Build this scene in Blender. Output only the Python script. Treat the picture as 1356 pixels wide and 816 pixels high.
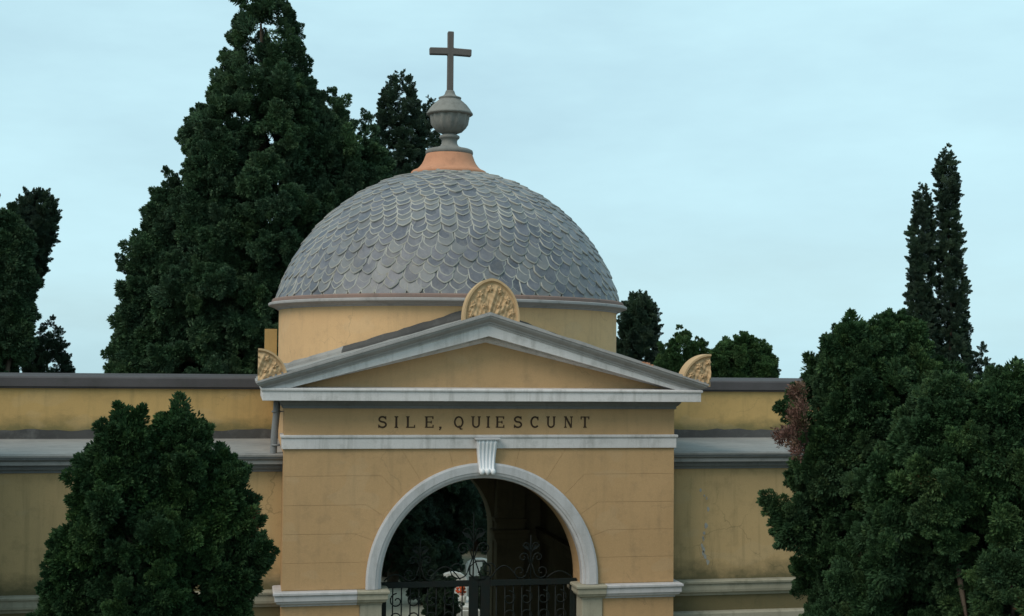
import bpy, bmesh, math, random
import numpy as np
from mathutils import Vector, Matrix

for o in list(bpy.data.objects):
    bpy.data.objects.remove(o, do_unlink=True)
scene = bpy.context.scene
COL = scene.collection
R = math.radians
random.seed(7)
rng = np.random.default_rng(11)

# ------------------------------------------------------------------ camera
cam_d = bpy.data.cameras.new("camera")
cam = bpy.data.objects.new("camera", cam_d)
COL.objects.link(cam)
scene.camera = cam
yaw, pitch, roll = 0.1959, 0.0411, 0.0091
fw = Vector((math.sin(yaw) * math.cos(pitch), math.cos(yaw) * math.cos(pitch), math.sin(pitch)))
rt = Vector((math.cos(yaw), -math.sin(yaw), 0.0))
up = rt.cross(fw)
rt2 = rt * math.cos(roll) + up * math.sin(roll)
up2 = up * math.cos(roll) - rt * math.sin(roll)
m = Matrix((rt2, up2, -fw)).transposed().to_4x4()
m.translation = Vector((-3.549, -19.915, 6.4))
cam.matrix_world = m
cam_d.sensor_width = 36.0
cam_d.lens = 1761.9 / 1356.0 * 36.0
cam_d.clip_end = 2000.0
cam_d.clip_start = 0.1

# ------------------------------------------------------------------ sky, sun, exposure
SUN_EL, SUN_AZ = R(45), R(236)         # azimuth clockwise from +Y: behind the camera, to its left
world = bpy.data.worlds.new("World")
scene.world = world
world.use_nodes = True
nt = world.node_tree
nt.nodes.clear()
sky = nt.nodes.new("ShaderNodeTexSky")
sky.sky_type = 'NISHITA'
sky.sun_disc = False
sky.sun_elevation = SUN_EL
sky.sun_rotation = SUN_AZ
sky.air_density = 1.0
sky.dust_density = 2.0
sky.ozone_density = 2.0
tc = nt.nodes.new("ShaderNodeTexCoord")
mp = nt.nodes.new("ShaderNodeMapping")
mp.inputs['Scale'].default_value = (1.0, 1.0, 3.2)
mp.inputs['Location'].default_value = (3.4, 1.7, 0.6)
cl = nt.nodes.new("ShaderNodeTexNoise")
cl.inputs['Scale'].default_value = 1.6
cl.inputs['Detail'].default_value = 6.0
cl.inputs['Roughness'].default_value = 0.6
cr = nt.nodes.new("ShaderNodeMapRange")
cr.inputs['From Min'].default_value = 0.3
cr.inputs['From Max'].default_value = 0.7
cr.inputs['To Min'].default_value = 0.58
cr.inputs['To Max'].default_value = 1.0
veil = nt.nodes.new("ShaderNodeMix")
veil.data_type = 'RGBA'
veil.inputs['B'].default_value = (6.3, 9.4, 10.3, 1)     # thin bright overcast veil
bg = nt.nodes.new("ShaderNodeBackground")
bg.inputs['Strength'].default_value = 0.10
out = nt.nodes.new("ShaderNodeOutputWorld")
L = nt.links.new
L(tc.outputs['Generated'], mp.inputs['Vector'])
L(mp.outputs['Vector'], cl.inputs['Vector'])
L(cl.outputs['Fac'], cr.inputs['Value'])
L(cr.outputs['Result'], veil.inputs['Factor'])
L(sky.outputs['Color'], veil.inputs['A'])
L(veil.outputs['Result'], bg.inputs['Color'])
L(bg.outputs['Background'], out.inputs['Surface'])

sun_d = bpy.data.lights.new("sun", 'SUN')
sun_d.energy = 2.0
sun_d.angle = R(32)
sun_d.color = (1.0, 0.90, 0.77)
sun = bpy.data.objects.new("sun", sun_d)
COL.objects.link(sun)
sdir = Vector((math.sin(SUN_AZ) * math.cos(SUN_EL), math.cos(SUN_AZ) * math.cos(SUN_EL), math.sin(SUN_EL)))
sun.rotation_euler = sdir.to_track_quat('Z', 'Y').to_euler()
sun.location = (-12, -20, 25)

vs = scene.view_settings
vs.view_transform = 'Standard'
vs.look = 'None'
vs.exposure = 0.0
vs.gamma = 1.0
vs.use_curve_mapping = False

# ------------------------------------------------------------------ materials
def new_mat(name):
    mt = bpy.data.materials.new(name)
    mt.use_nodes = True
    n = mt.node_tree
    n.nodes.clear()
    o = n.nodes.new("ShaderNodeOutputMaterial")
    b = n.nodes.new("ShaderNodeBsdfPrincipled")
    n.links.new(b.outputs[0], o.inputs[0])
    return mt, n, b, o

def noise(n, vec, scale, detail=5, rough=0.6, sc=None):
    if sc:
        mpn = n.nodes.new("ShaderNodeMapping")
        mpn.inputs['Scale'].default_value = sc
        n.links.new(vec, mpn.inputs['Vector'])
        vec = mpn.outputs[0]
    t = n.nodes.new("ShaderNodeTexNoise")
    t.inputs['Scale'].default_value = scale
    t.inputs['Detail'].default_value = detail
    t.inputs['Roughness'].default_value = rough
    n.links.new(vec, t.inputs['Vector'])
    return t.outputs['Fac']

def rng_map(n, v, a, b, c=0.0, d=1.0):
    r_ = n.nodes.new("ShaderNodeMapRange")
    r_.inputs['From Min'].default_value = a
    r_.inputs['From Max'].default_value = b
    r_.inputs['To Min'].default_value = c
    r_.inputs['To Max'].default_value = d
    n.links.new(v, r_.inputs['Value'])
    return r_.outputs[0]

def mix(n, f, a, b, mode='MIX'):
    x = n.nodes.new("ShaderNodeMix")
    x.data_type = 'RGBA'
    x.blend_type = mode
    for sock, v in (('Factor', f), ('A', a), ('B', b)):
        if isinstance(v, (int, float)):
            x.inputs[sock].default_value = v
        elif isinstance(v, tuple):
            x.inputs[sock].default_value = (*v[:3], 1)
        else:
            n.links.new(v, x.inputs[sock])
    return x.outputs['Result']

def math_n(n, op, a, b=0.0):
    x = n.nodes.new("ShaderNodeMath")
    x.operation = op
    for i, v in enumerate((a, b)):
        if isinstance(v, (int, float)):
            x.inputs[i].default_value = v
        else:
            n.links.new(v, x.inputs[i])
    return x.outputs[0]

def bump(n, b, h, strength, dist=0.01):
    x = n.nodes.new("ShaderNodeBump")
    x.inputs['Strength'].default_value = strength
    x.inputs['Distance'].default_value = dist
    n.links.new(h, x.inputs['Height'])
    n.links.new(x.outputs[0], b.inputs['Normal'])

def plaster(name, col, col2, stain=(0.12, 0.10, 0.07), stain_amt=0.35, streak=0.3, rough=0.9, algae=None, algae_z=(0, 1), cracks=0.0):
    mt, n, b, o = new_mat(name)
    g = n.nodes.new("ShaderNodeNewGeometry")
    P = g.outputs['Position']
    big = rng_map(n, noise(n, P, 0.7, 6, 0.65), 0.35, 0.68)
    c = mix(n, big, col, col2)
    mid = rng_map(n, noise(n, P, 3.5, 8, 0.7), 0.52, 0.75)
    c = mix(n, math_n(n, 'MULTIPLY', mid, stain_amt), c, stain)
    st = rng_map(n, noise(n, P, 2.2, 6, 0.6, (4.0, 4.0, 0.35)), 0.52, 0.78)
    c = mix(n, math_n(n, 'MULTIPLY', st, streak), c, stain)
    if algae:
        sep = n.nodes.new("ShaderNodeSeparateXYZ")
        n.links.new(P, sep.inputs[0])
        band = rng_map(n, sep.outputs['Z'], algae_z[1], algae_z[0])
        nb = noise(n, P, 2.4, 7, 0.7, (1, 1, 1.6))
        f = rng_map(n, math_n(n, 'ADD', band, nb), 0.85, 1.35)
        c = mix(n, math_n(n, 'MULTIPLY', f, 0.8), c, algae)
    if cracks:
        wv = n.nodes.new("ShaderNodeVectorMath")
        wv.operation = 'MULTIPLY_ADD'
        wn = n.nodes.new("ShaderNodeTexNoise")
        wn.inputs['Scale'].default_value = 2.5
        wn.inputs['Detail'].default_value = 6
        n.links.new(P, wn.inputs['Vector'])
        n.links.new(wn.outputs['Color'], wv.inputs[0])
        wv.inputs[1].default_value = (0.7, 0.7, 0.7)
        n.links.new(P, wv.inputs[2])
        vo = n.nodes.new("ShaderNodeTexVoronoi")
        vo.feature = 'DISTANCE_TO_EDGE'
        vo.inputs['Scale'].default_value = 0.75
        n.links.new(wv.outputs[0], vo.inputs['Vector'])
        ck = rng_map(n, vo.outputs['Distance'], 0.009, 0.003)
        ck = math_n(n, 'MULTIPLY', ck, rng_map(n, noise(n, P, 0.9, 3), 0.50, 0.60))
        c = mix(n, math_n(n, 'MULTIPLY', ck, cracks), c, stain)
        pt = rng_map(n, noise(n, P, 1.3, 2, 0.4, (1, 1, 1.7)), 0.60, 0.625)
        c = mix(n, math_n(n, 'MULTIPLY', pt, 0.08), c, (0.50, 0.42, 0.30))
    fine = noise(n, P, 60, 4, 0.7)
    c = mix(n, 0.18, c, mix(n, fine, (0.0, 0.0, 0.0), (0.9, 0.85, 0.75)), 'OVERLAY')
    n.links.new(c, b.inputs['Base Color'])
    b.inputs['Roughness'].default_value = rough
    b.inputs['Specular IOR Level'].default_value = 0.2
    h = math_n(n, 'ADD', math_n(n, 'MULTIPLY', noise(n, P, 5, 4), 1.5), math_n(n, 'MULTIPLY', noise(n, P, 45, 5), 0.5))
    bump(n, b, h, 0.25, 0.012)
    return mt

M = {}
M['gate_plaster'] = plaster('gate_plaster', (0.475, 0.30, 0.155), (0.42, 0.265, 0.135), stain_amt=0.28, streak=0.2, cracks=0.22)
M['inner_shade_plaster'] = plaster('inner_shade_plaster', (0.20, 0.155, 0.09), (0.15, 0.12, 0.07), stain=(0.06, 0.055, 0.035), stain_amt=0.5, streak=0.4)  # plaster with the passage's shade put into its colour, darker than outside
M['drum_plaster'] = plaster('drum_plaster', (0.61, 0.39, 0.205), (0.55, 0.35, 0.185), stain_amt=0.2, streak=0.16, cracks=0.2)
M['wing_plaster'] = plaster('wing_plaster', (0.50, 0.34, 0.17), (0.43, 0.30, 0.155), stain=(0.09, 0.085, 0.045), stain_amt=0.35, streak=0.35,
                            algae=(0.06, 0.065, 0.035), algae_z=(2.9, 3.5), cracks=0.35)
M['parapet_plaster'] = plaster('parapet_plaster', (0.50, 0.325, 0.13), (0.43, 0.28, 0.115), stain=(0.16, 0.13, 0.06), stain_amt=0.3, streak=0.35,
                               algae=(0.13, 0.12, 0.055), algae_z=(5.15, 5.6), cracks=0.25)
M['grey_paint'] = plaster('grey_paint', (0.62, 0.58, 0.575), (0.53, 0.50, 0.495), stain=(0.16, 0.15, 0.13), stain_amt=0.42, streak=0.5, rough=0.7)
M['weathered_grey'] = plaster('weathered_grey', (0.36, 0.335, 0.33), (0.28, 0.265, 0.26), stain=(0.12, 0.115, 0.105), stain_amt=0.45, streak=0.35, rough=0.75)
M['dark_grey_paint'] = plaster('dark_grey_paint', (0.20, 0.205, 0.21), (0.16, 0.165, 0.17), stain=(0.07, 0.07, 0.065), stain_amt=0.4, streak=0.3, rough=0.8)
M['white_paint'] = plaster('white_paint', (0.50, 0.485, 0.50), (0.44, 0.43, 0.445), stain=(0.2, 0.19, 0.17), stain_amt=0.34, streak=0.38, rough=0.65)
M['fresh_white'] = plaster('fresh_white', (0.74, 0.74, 0.76), (0.68, 0.68, 0.70), stain=(0.4, 0.4, 0.4), stain_amt=0.2, streak=0.2, rough=0.55)
M['old_stone'] = plaster('old_stone', (0.36, 0.33, 0.26), (0.28, 0.26, 0.20), stain=(0.1, 0.1, 0.07), stain_amt=0.5, streak=0.4)
M['coping_stone'] = plaster('coping_stone', (0.085, 0.078, 0.082), (0.06, 0.056, 0.058), stain=(0.05, 0.05, 0.045), stain_amt=0.5, streak=0.3)
M['roof_cement'] = plaster('roof_cement', (0.30, 0.29, 0.28), (0.22, 0.215, 0.21), stain=(0.10, 0.10, 0.095), stain_amt=0.5, streak=0.0)
M['bitumen'] = plaster('bitumen', (0.085, 0.082, 0.08), (0.05, 0.05, 0.05), stain=(0.16, 0.155, 0.15), stain_amt=0.6, streak=0.0)
M['terracotta'] = plaster('terracotta', (0.52, 0.255, 0.155), (0.45, 0.21, 0.125), stain=(0.24, 0.13, 0.085), stain_amt=0.5, streak=0.4)
M['brick_strip'] = plaster('brick_strip', (0.23, 0.15, 0.125), (0.19, 0.135, 0.12), stain=(0.10, 0.09, 0.085), stain_amt=0.6, streak=0.3)
M['carved_ochre'] = plaster('carved_ochre', (0.52, 0.355, 0.205), (0.45, 0.305, 0.175), stain=(0.30, 0.19, 0.10), stain_amt=0.5, streak=0.2)
M['urn_stone'] = plaster('urn_stone', (0.22, 0.215, 0.20), (0.16, 0.158, 0.15), stain=(0.07, 0.068, 0.06), stain_amt=0.55, streak=0.4)
M['cross_stone'] = plaster('cross_stone', (0.13, 0.115, 0.11), (0.10, 0.09, 0.085), stain=(0.05, 0.045, 0.04), stain_amt=0.5, streak=0.2)
M['mortar'] = plaster('mortar', (0.40, 0.385, 0.35), (0.20, 0.20, 0.20), stain=(0.27, 0.20, 0.12), stain_amt=0.5, streak=0.0)
M['marble'] = plaster('marble', (0.70, 0.69, 0.65), (0.6, 0.59, 0.55), stain_amt=0.3, streak=0.4, rough=0.5)
M['letter_paint'] = plaster('letter_paint', (0.045, 0.028, 0.018), (0.06, 0.035, 0.022), stain=(0.12, 0.08, 0.05), stain_amt=0.3, streak=0.1)
M['bark'] = plaster('bark', (0.10, 0.075, 0.055), (0.07, 0.055, 0.042), stain=(0.03, 0.025, 0.02), stain_amt=0.6, streak=0.6)
M['zinc'] = plaster('zinc', (0.22, 0.225, 0.23), (0.17, 0.175, 0.18), stain=(0.1, 0.08, 0.07), stain_amt=0.4, streak=0.4, rough=0.5)
M['petal'] = plaster('petal', (0.55, 0.06, 0.03), (0.6, 0.22, 0.05), stain_amt=0.1)
M['gravel'] = plaster('gravel', (0.42, 0.38, 0.29), (0.34, 0.31, 0.24), stain=(0.18, 0.16, 0.12), stain_amt=0.5, streak=0.0)

mt, n, b, o = new_mat('earth')
g = n.nodes.new("ShaderNodeNewGeometry")
f = rng_map(n, noise(n, g.outputs['Position'], 0.35, 8, 0.7), 0.4, 0.62)
c = mix(n, f, (0.17, 0.14, 0.095), (0.07, 0.095, 0.04))
c = mix(n, rng_map(n, noise(n, g.outputs['Position'], 9, 6, 0.7), 0.5, 0.8), c, (0.25, 0.22, 0.16))
n.links.new(c, b.inputs['Base Color'])
b.inputs['Roughness'].default_value = 0.95
bump(n, b, noise(n, g.outputs['Position'], 14, 6), 0.6, 0.04)
M['earth'] = mt

mt, n, b, o = new_mat('iron')
g = n.nodes.new("ShaderNodeNewGeometry")
c = mix(n, rng_map(n, noise(n, g.outputs['Position'], 8, 6), 0.45, 0.75), (0.006, 0.010, 0.009), (0.011, 0.010, 0.008))
n.links.new(c, b.inputs['Base Color'])
b.inputs['Roughness'].default_value = 0.7
b.inputs['Specular IOR Level'].default_value = 0.2
M['iron'] = mt

# slate: each tile has its own tone
mt, n, b, o = new_mat('slate')
g = n.nodes.new("ShaderNodeNewGeometry")
P = g.outputs['Position']
oi = n.nodes.new("ShaderNodeObjectInfo")
at = n.nodes.new("ShaderNodeAttribute")
at.attribute_name = 'tint'
t = math_n(n, 'FRACT', math_n(n, 'ADD', oi.outputs['Random'], at.outputs['Fac']))
ramp = n.nodes.new("ShaderNodeValToRGB")
el = ramp.color_ramp.elements
el[0].position, el[0].color = 0.0, (0.052, 0.055, 0.070, 1)
el[1].position, el[1].color = 1.0, (0.145, 0.146, 0.15, 1)
for p_, c_ in ((0.3, (0.070, 0.075, 0.096, 1)), (0.55, (0.100, 0.098, 0.118, 1)), (0.8, (0.105, 0.106, 0.108, 1))):
    e_ = el.new(p_)
    e_.color = c_
n.links.new(t, ramp.inputs[0])
c = ramp.outputs[0]
dust = rng_map(n, noise(n, P, 6, 7, 0.75), 0.42, 0.75)
c = mix(n, math_n(n, 'MULTIPLY', dust, 0.6), c, (0.215, 0.205, 0.21))
brown = rng_map(n, noise(n, P, 1.7, 5, 0.7), 0.52, 0.75)
c = mix(n, math_n(n, 'MULTIPLY', brown, 0.45), c, (0.16, 0.135, 0.105))
lich = rng_map(n, noise(n, P, 17, 5, 0.6), 0.66, 0.74)
c = mix(n, math_n(n, 'MULTIPLY', lich, 0.7), c, (0.30, 0.25, 0.17))
n.links.new(c, b.inputs['Base Color'])
b.inputs['Roughness'].default_value = 0.48
b.inputs['Specular IOR Level'].default_value = 0.6
bump(n, b, noise(n, P, 30, 6, 0.7, (1, 1, 0.5)), 0.5, 0.01)
M['slate'] = mt

def foliage(name, dark, mid, light, dead=(0.12, 0.07, 0.035), dead_frac=0.02, plain=False):
    mt, n, b, o = new_mat(name)
    at = n.nodes.new("ShaderNodeAttribute")
    at.attribute_name = 'tint'
    ramp = n.nodes.new("ShaderNodeValToRGB")
    el = ramp.color_ramp.elements
    el[0].position, el[0].color = 0.0, (*dark, 1)
    el[1].position, el[1].color = 1.0 - dead_frac, (*light, 1)
    e_ = el.new(0.5)
    e_.color = (*mid, 1)
    e_ = el.new(min(0.999, 1.0 - dead_frac + 0.002))
    e_.color = (*dead, 1)
    ai = n.nodes.new("ShaderNodeAttribute")
    ai.attribute_type = 'INSTANCER'
    ai.attribute_name = 'tint'
    tsum = math_n(n, 'ADD', math_n(n, 'MULTIPLY', ai.outputs['Fac'], 0.62), math_n(n, 'MULTIPLY', at.outputs['Fac'], 0.40 if not plain else 1.0))
    n.links.new(tsum, ramp.inputs[0])
    g = n.nodes.new("ShaderNodeNewGeometry")
    v = rng_map(n, noise(n, g.outputs['Position'], 1.6, 3), 0.35, 0.65)
    c = mix(n, math_n(n, 'MULTIPLY', v, 0.5), ramp.outputs[0], mix(n, 1.0, ramp.outputs[0], (0.85, 1.12, 0.75), 'MULTIPLY'))
    n.links.new(c, b.inputs['Base Color'])
    b.inputs['Roughness'].default_value = 0.6
    b.inputs['Specular IOR Level'].default_value = 0.12
    tr = n.nodes.new("ShaderNodeBsdfTranslucent")
    n.links.new(c, tr.inputs['Color'])
    ms = n.nodes.new("ShaderNodeMixShader")
    ms.inputs[0].default_value = 0.12
    n.links.new(b.outputs[0], ms.inputs[1])
    n.links.new(tr.outputs[0], ms.inputs[2])
    n.links.new(ms.outputs[0], o.inputs[0])
    return mt
M['leaf_near'] = foliage('leaf_near', (0.013, 0.030, 0.015), (0.030, 0.062, 0.026), (0.075, 0.125, 0.042))
M['leaf_right'] = foliage('leaf_right', (0.018, 0.040, 0.020), (0.038, 0.074, 0.034), (0.085, 0.130, 0.050), dead_frac=0.04)
M['leaf_big'] = foliage('leaf_big', (0.034, 0.060, 0.038), (0.058, 0.100, 0.056), (0.100, 0.155, 0.072), dead_frac=0.01)
M['leaf_column'] = foliage('leaf_column', (0.034, 0.054, 0.044), (0.052, 0.080, 0.058), (0.085, 0.120, 0.070), dead_frac=0.01)
M['leaf_broad'] = foliage('leaf_broad', (0.034, 0.066, 0.030), (0.058, 0.110, 0.044), (0.105, 0.165, 0.060), dead_frac=0.01)
M['leaf_dead'] = foliage('leaf_dead', (0.10, 0.048, 0.045), (0.155, 0.075, 0.065), (0.21, 0.12, 0.09), dead=(0.06, 0.09, 0.03), dead_frac=0.12, plain=True)

# ------------------------------------------------------------------ helpers
def tag(o, label=None, cat=None, group=None, kind=None):
    if label: o['label'] = label
    if cat: o['category'] = cat
    if group: o['group'] = group
    if kind: o['kind'] = kind
    return o

def empty(name, loc, label, cat, group=None):
    o = bpy.data.objects.new(name, None)
    o.empty_display_size = 0.2
    COL.objects.link(o)
    o.location = loc
    return tag(o, label, cat, group)

def world_loc(o):
    v = Vector((0, 0, 0))
    while o is not None:
        v = v + o.location
        o = o.parent
    return v

class MB:
    """Collects faces in world coordinates; build() links them as one mesh object."""
    def __init__(self):
        self.v, self.f, self.mi, self.sm = [], [], [], []
    def add(self, vs, fs, mi=0, smooth=False):
        k = len(self.v)
        self.v += [tuple(p) for p in vs]
        for q in fs:
            self.f.append(tuple(i + k for i in q))
            self.mi.append(mi)
            self.sm.append(smooth)
    def box(self, x0, x1, y0, y1, z0, z1, mi=0):
        vs = [(x, y, z) for x in (x0, x1) for y in (y0, y1) for z in (z0, z1)]
        self.add(vs, [(0, 1, 3, 2), (4, 6, 7, 5), (0, 4, 5, 1), (2, 3, 7, 6), (0, 2, 6, 4), (1, 5, 7, 3)], mi)
    def prism_xz(self, poly, y0, y1, mi=0):
        n_ = len(poly)
        vs = [(x, y0, z) for x, z in poly] + [(x, y1, z) for x, z in poly]
        fs = [tuple(range(n_)), tuple(range(2 * n_ - 1, n_ - 1, -1))]
        fs += [(i, i + n_, (i + 1) % n_ + n_, (i + 1) % n_) for i in range(n_)]
        self.add(vs, fs, mi)
    def sweep(self, path, prof, mi=0, caps=True):
        """path in plan, prof = closed loop of (outward, z); outward is to the right of travel"""
        rings = []
        for i, p in enumerate(path):
            p = Vector(p)
            ds = []
            if i > 0: ds.append((p - Vector(path[i - 1])).normalized())
            if i < len(path) - 1: ds.append((Vector(path[i + 1]) - p).normalized())
            ns = [Vector((d.y, -d.x)) for d in ds]
            nn = sum(ns, Vector((0, 0))).normalized()
            k = 1.0 / max(0.2, nn.dot(ns[0]))
            rings.append([(p.x + nn.x * k * a, p.y + nn.y * k * a, z) for a, z in prof])
        self.rings(rings, mi, caps)
    def rings(self, rings, mi=0, caps=True, smooth=False):
        n_ = len(rings[0])
        vs = [q for r_ in rings for q in r_]
        fs = []
        for j in range(len(rings) - 1):
            for i in range(n_):
                a, b_ = j * n_ + i, j * n_ + (i + 1) % n_
                fs.append((a, b_, b_ + n_, a + n_))
        self.add(vs, fs, mi, smooth)
        if caps:
            k = len(self.v) - len(vs)
            for q in (tuple(range(k, k + n_))[::-1], tuple(range(k + len(vs) - n_, k + len(vs)))):
                self.f.append(q); self.mi.append(mi); self.sm.append(False)
    def lathe(self, prof, cx, cy, seg=64, mi=0, smooth=True, mod=None, a0=0.0):
        vs = []
        for (r_, z) in prof:
            for k in range(seg):
                a = a0 + 2 * math.pi * k / seg
                q = r_ * (mod(a, z) if mod else 1.0)
                vs.append((cx + q * math.cos(a), cy + q * math.sin(a), z))
        fs = []
        for j in range(len(prof) - 1):
            for k in range(seg):
                a, b_ = j * seg + k, j * seg + (k + 1) % seg
                fs.append((a, b_, b_ + seg, a + seg))
        self.add(vs, fs, mi, smooth)
    def tube(self, pts, rads, seg=8, mi=0, smooth=True):
        rings = []
        for i, p in enumerate(pts):
            p = Vector(p)
            d = (Vector(pts[min(i + 1, len(pts) - 1)]) - Vector(pts[max(i - 1, 0)])).normalized()
            ref = Vector((0, 0, 1)) if abs(d.z) < 0.9 else Vector((1, 0, 0))
            a = d.cross(ref).normalized()
            b_ = d.cross(a)
            rr = rads if isinstance(rads, (int, float)) else rads[i]
            rings.append([tuple(p + (a * math.cos(2 * math.pi * k / seg) + b_ * math.sin(2 * math.pi * k / seg)) * rr) for k in range(seg)])
        self.rings(rings, mi, True, smooth)
    def build(self, name, mats, parent=None, bevel=0.0, recalc=True, **kw):
        me = bpy.data.meshes.new(name)
        org = world_loc(parent) if parent is not None else Vector((0, 0, 0))
        me.from_pydata([(x - org.x, y - org.y, z - org.z) for x, y, z in self.v], [], self.f)
        if not isinstance(mats, (list, tuple)): mats = [mats]
        for q in mats: me.materials.append(M[q])
        me.polygons.foreach_set('material_index', self.mi)
        me.polygons.foreach_set('use_smooth', self.sm)
        me.update()
        if recalc or bevel:
            bm = bmesh.new()
            bm.from_mesh(me)
            if bevel:
                bmesh.ops.remove_doubles(bm, verts=bm.verts, dist=1e-5)
                ed = [e for e in bm.edges if len(e.link_faces) == 2 and e.calc_face_angle(0) > 0.6]
                bmesh.ops.bevel(bm, geom=ed, offset=bevel, segments=1, affect='EDGES', clamp_overlap=True)
            if recalc:
                bmesh.ops.recalc_face_normals(bm, faces=bm.faces)
            bm.to_mesh(me)
            bm.free()
        o = bpy.data.objects.new(name, me)
        COL.objects.link(o)
        o.parent = parent
        tag(o, **kw)
        return o

def inset_poly(poly, d):
    """offset a polygon (x,z) inwards by d (mitred)"""
    n_ = len(poly)
    area = sum(poly[i][0] * poly[(i + 1) % n_][1] - poly[(i + 1) % n_][0] * poly[i][1] for i in range(n_))
    s = 1 if area > 0 else -1
    res = []
    for i in range(n_):
        p0, p1, p2 = Vector(poly[i - 1]), Vector(poly[i]), Vector(poly[(i + 1) % n_])
        e1, e2 = (p1 - p0).normalized(), (p2 - p1).normalized()
        n1, n2 = Vector((-e1.y, e1.x)) * s, Vector((-e2.y, e2.x)) * s
        nn = (n1 + n2)
        if nn.length < 1e-6: nn = n1
        nn.normalize()
        res.append(tuple(p1 + nn * d / max(0.35, nn.dot(n1))))
    return res

# ------------------------------------------------------------------ the ground
# the cemetery lies on a hilltop: level round the buildings, falling away beyond
mb = MB()
gr_r = [0, 20, 45, 70, 110, 180, 300, 500, 800, 1200]
gv, gf = [(0, 0, 0)], []
for r_ in gr_r[1:]:
    for k in range(48):
        a = 2 * math.pi * k / 48
        gv.append((r_ * math.cos(a), r_ * math.sin(a), -0.03 * max(0, r_ - 70)))
for k in range(48): gf.append((0, 1 + k, 1 + (k + 1) % 48))
for j in range(len(gr_r) - 2):
    for k in range(48):
        a, b_ = 1 + j * 48 + k, 1 + j * 48 + (k + 1) % 48
        gf.append((a, a + 48, b_ + 48, b_))
mb.add(gv, gf)
mb.build('ground', 'earth', kind='structure')
mb = MB()
mb.box(-2.2, 2.2, -60, -0.2, -0.05, 0.006)
mb.box(-1.2, 1.2, 7.6, 60, -0.05, 0.006)
mb.build('path', 'gravel', kind='structure')

# ------------------------------------------------------------------ the gatehouse
GX, DY = -0.02, 3.7
gate = empty('domed_gatehouse', (0, DY, 0), 'ochre cemetery gatehouse with arched entrance, grey pediment and slate dome topped by a cross', 'gatehouse')
ZC, RO, RI = 3.11, 1.775, 1.585      # arch centre height, outer and inner archivolt radius
def rake(x): return 7.13 - 0.302 * abs(x)

def arch_pts(r_, zb, n_=48, zc=ZC):
    pts = [(-r_, zb)]
    pts += [(-r_ * math.cos(math.pi * i / n_), zc + r_ * math.sin(math.pi * i / n_)) for i in range(n_ + 1)]
    pts += [(r_, zb)]
    return pts

# front wall body with arched passage and gable
body_r = 1.545
outline = [(-3, 0)] + [(-body_r, 0)] + arch_pts(body_r, 0.0)[1:-1] + [(body_r, 0), (3, 0), (3, 6.0), (2.55, 6.25), (0, 7.0), (-2.55, 6.25), (-3, 6.0)]
mb = MB()
mb.prism_xz(outline, 0.014, 0.62)
front = mb.build('front_wall', 'gate_plaster', gate)

# scored plaster blocks, joints recessed
def arc(a0, a1, r_, n_=14):
    return [(r_ * math.cos(a0 + (a1 - a0) * i / n_), ZC + r_ * math.sin(a0 + (a1 - a0) * i / n_)) for i in range(n_ + 1)]
RB = 1.70
def on_arch(x, z):
    a = math.atan2(z - ZC, x)
    return a
joints = [(4.70, -1.56), (4.27, -1.78), (3.845, -1.94), (3.425, None)]
polys = []
def jline(j):
    z, kx = j
    if kx is None:
        a = math.pi - math.asin((z - ZC) / RB)
        return [(-3.0, z)], a
    a = on_arch(kx, z)
    return [(-3.0, z), (kx, z)], a
lines = [jline(j) for j in joints]
# courses between joints
for k in range(3):
    (l0, a0), (l1, a1) = lines[k], lines[k + 1]
    polys.append(l0 + arc(a0, a1, RB) + l1[::-1])
l0, a0 = lines[3]
polys.append(l0 + arc(a0, math.pi, RB) + [(-RB, 3.03), (-3.0, 3.03)])
aJ1 = math.atan2(5.10 - ZC, -1.27)
aJ2 = math.atan2(5.10 - ZC, -0.55)
l0, a0 = lines[0]
polys.append([(-3.0, 5.10), (-1.27, 5.10)] + arc(aJ1, a0, RB) + l0[::-1])
polys.append([(-1.27, 5.10), (-0.55, 5.10)] + arc(aJ2, aJ1, RB))
allp = polys + [[(-x, z) for x, z in p] for p in polys]
allp.append([(-0.55, 5.10), (0.55, 5.10)] + arc(math.pi - aJ2, aJ2, RB))
allp.append([(-3, 0.02), (-1.86, 0.02), (-1.86, 2.82), (-3, 2.82)])
allp.append([(3, 0.02), (1.86, 0.02), (1.86, 2.82), (3, 2.82)])
for p in allp:
    mb = MB()
    mb.prism_xz(inset_poly(p, 0.0018), 0.007 + random.uniform(-0.0015, 0.0015), 0.03)
    mb.build('plaster_block', 'gate_plaster', front)
mb = MB()
mb.prism_xz([(-2.999, 5.11), (2.999, 5.11), (2.999, 5.85), (-2.999, 5.85)], 0.0, 0.03)
mb.build('frieze', 'gate_plaster', front)

# string course, cornices
mb = MB()
path = [(-3.0, 0.59), (-3.0, 0.0), (3.0, 0.0), (3.0, 0.59)]
mb.sweep(path, [(-0.05, 5.10), (0.028, 5.10), (0.028, 5.255), (0.045, 5.262), (0.05, 5.275), (0.05, 5.30), (0.03, 5.305), (-0.05, 5.31)])
mb.build('string_course', 'grey_paint', gate, bevel=0.004)
mb = MB()
path = [(-3.0, 2.6), (-3.0, 0.0), (3.0, 0.0), (3.0, 2.6)]
mb.sweep(path, [(-0.05, 5.70), (0.025, 5.70), (0.025, 5.74), (0.05, 5.755), (0.085, 5.80), (0.09, 5.838), (-0.05, 5.838)])
mb.build('bed_moulding', 'dark_grey_paint', gate)
mb = MB()
mb.sweep(path, [(-0.05, 5.84), (0.30, 5.84), (0.30, 5.82), (0.325, 5.82), (0.325, 5.958), (0.345, 5.962), (0.35, 5.985), (0.34, 6.004), (-0.05, 6.02)])
mb.build('horizontal_cornice', 'grey_paint', gate, bevel=0.004)
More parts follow.
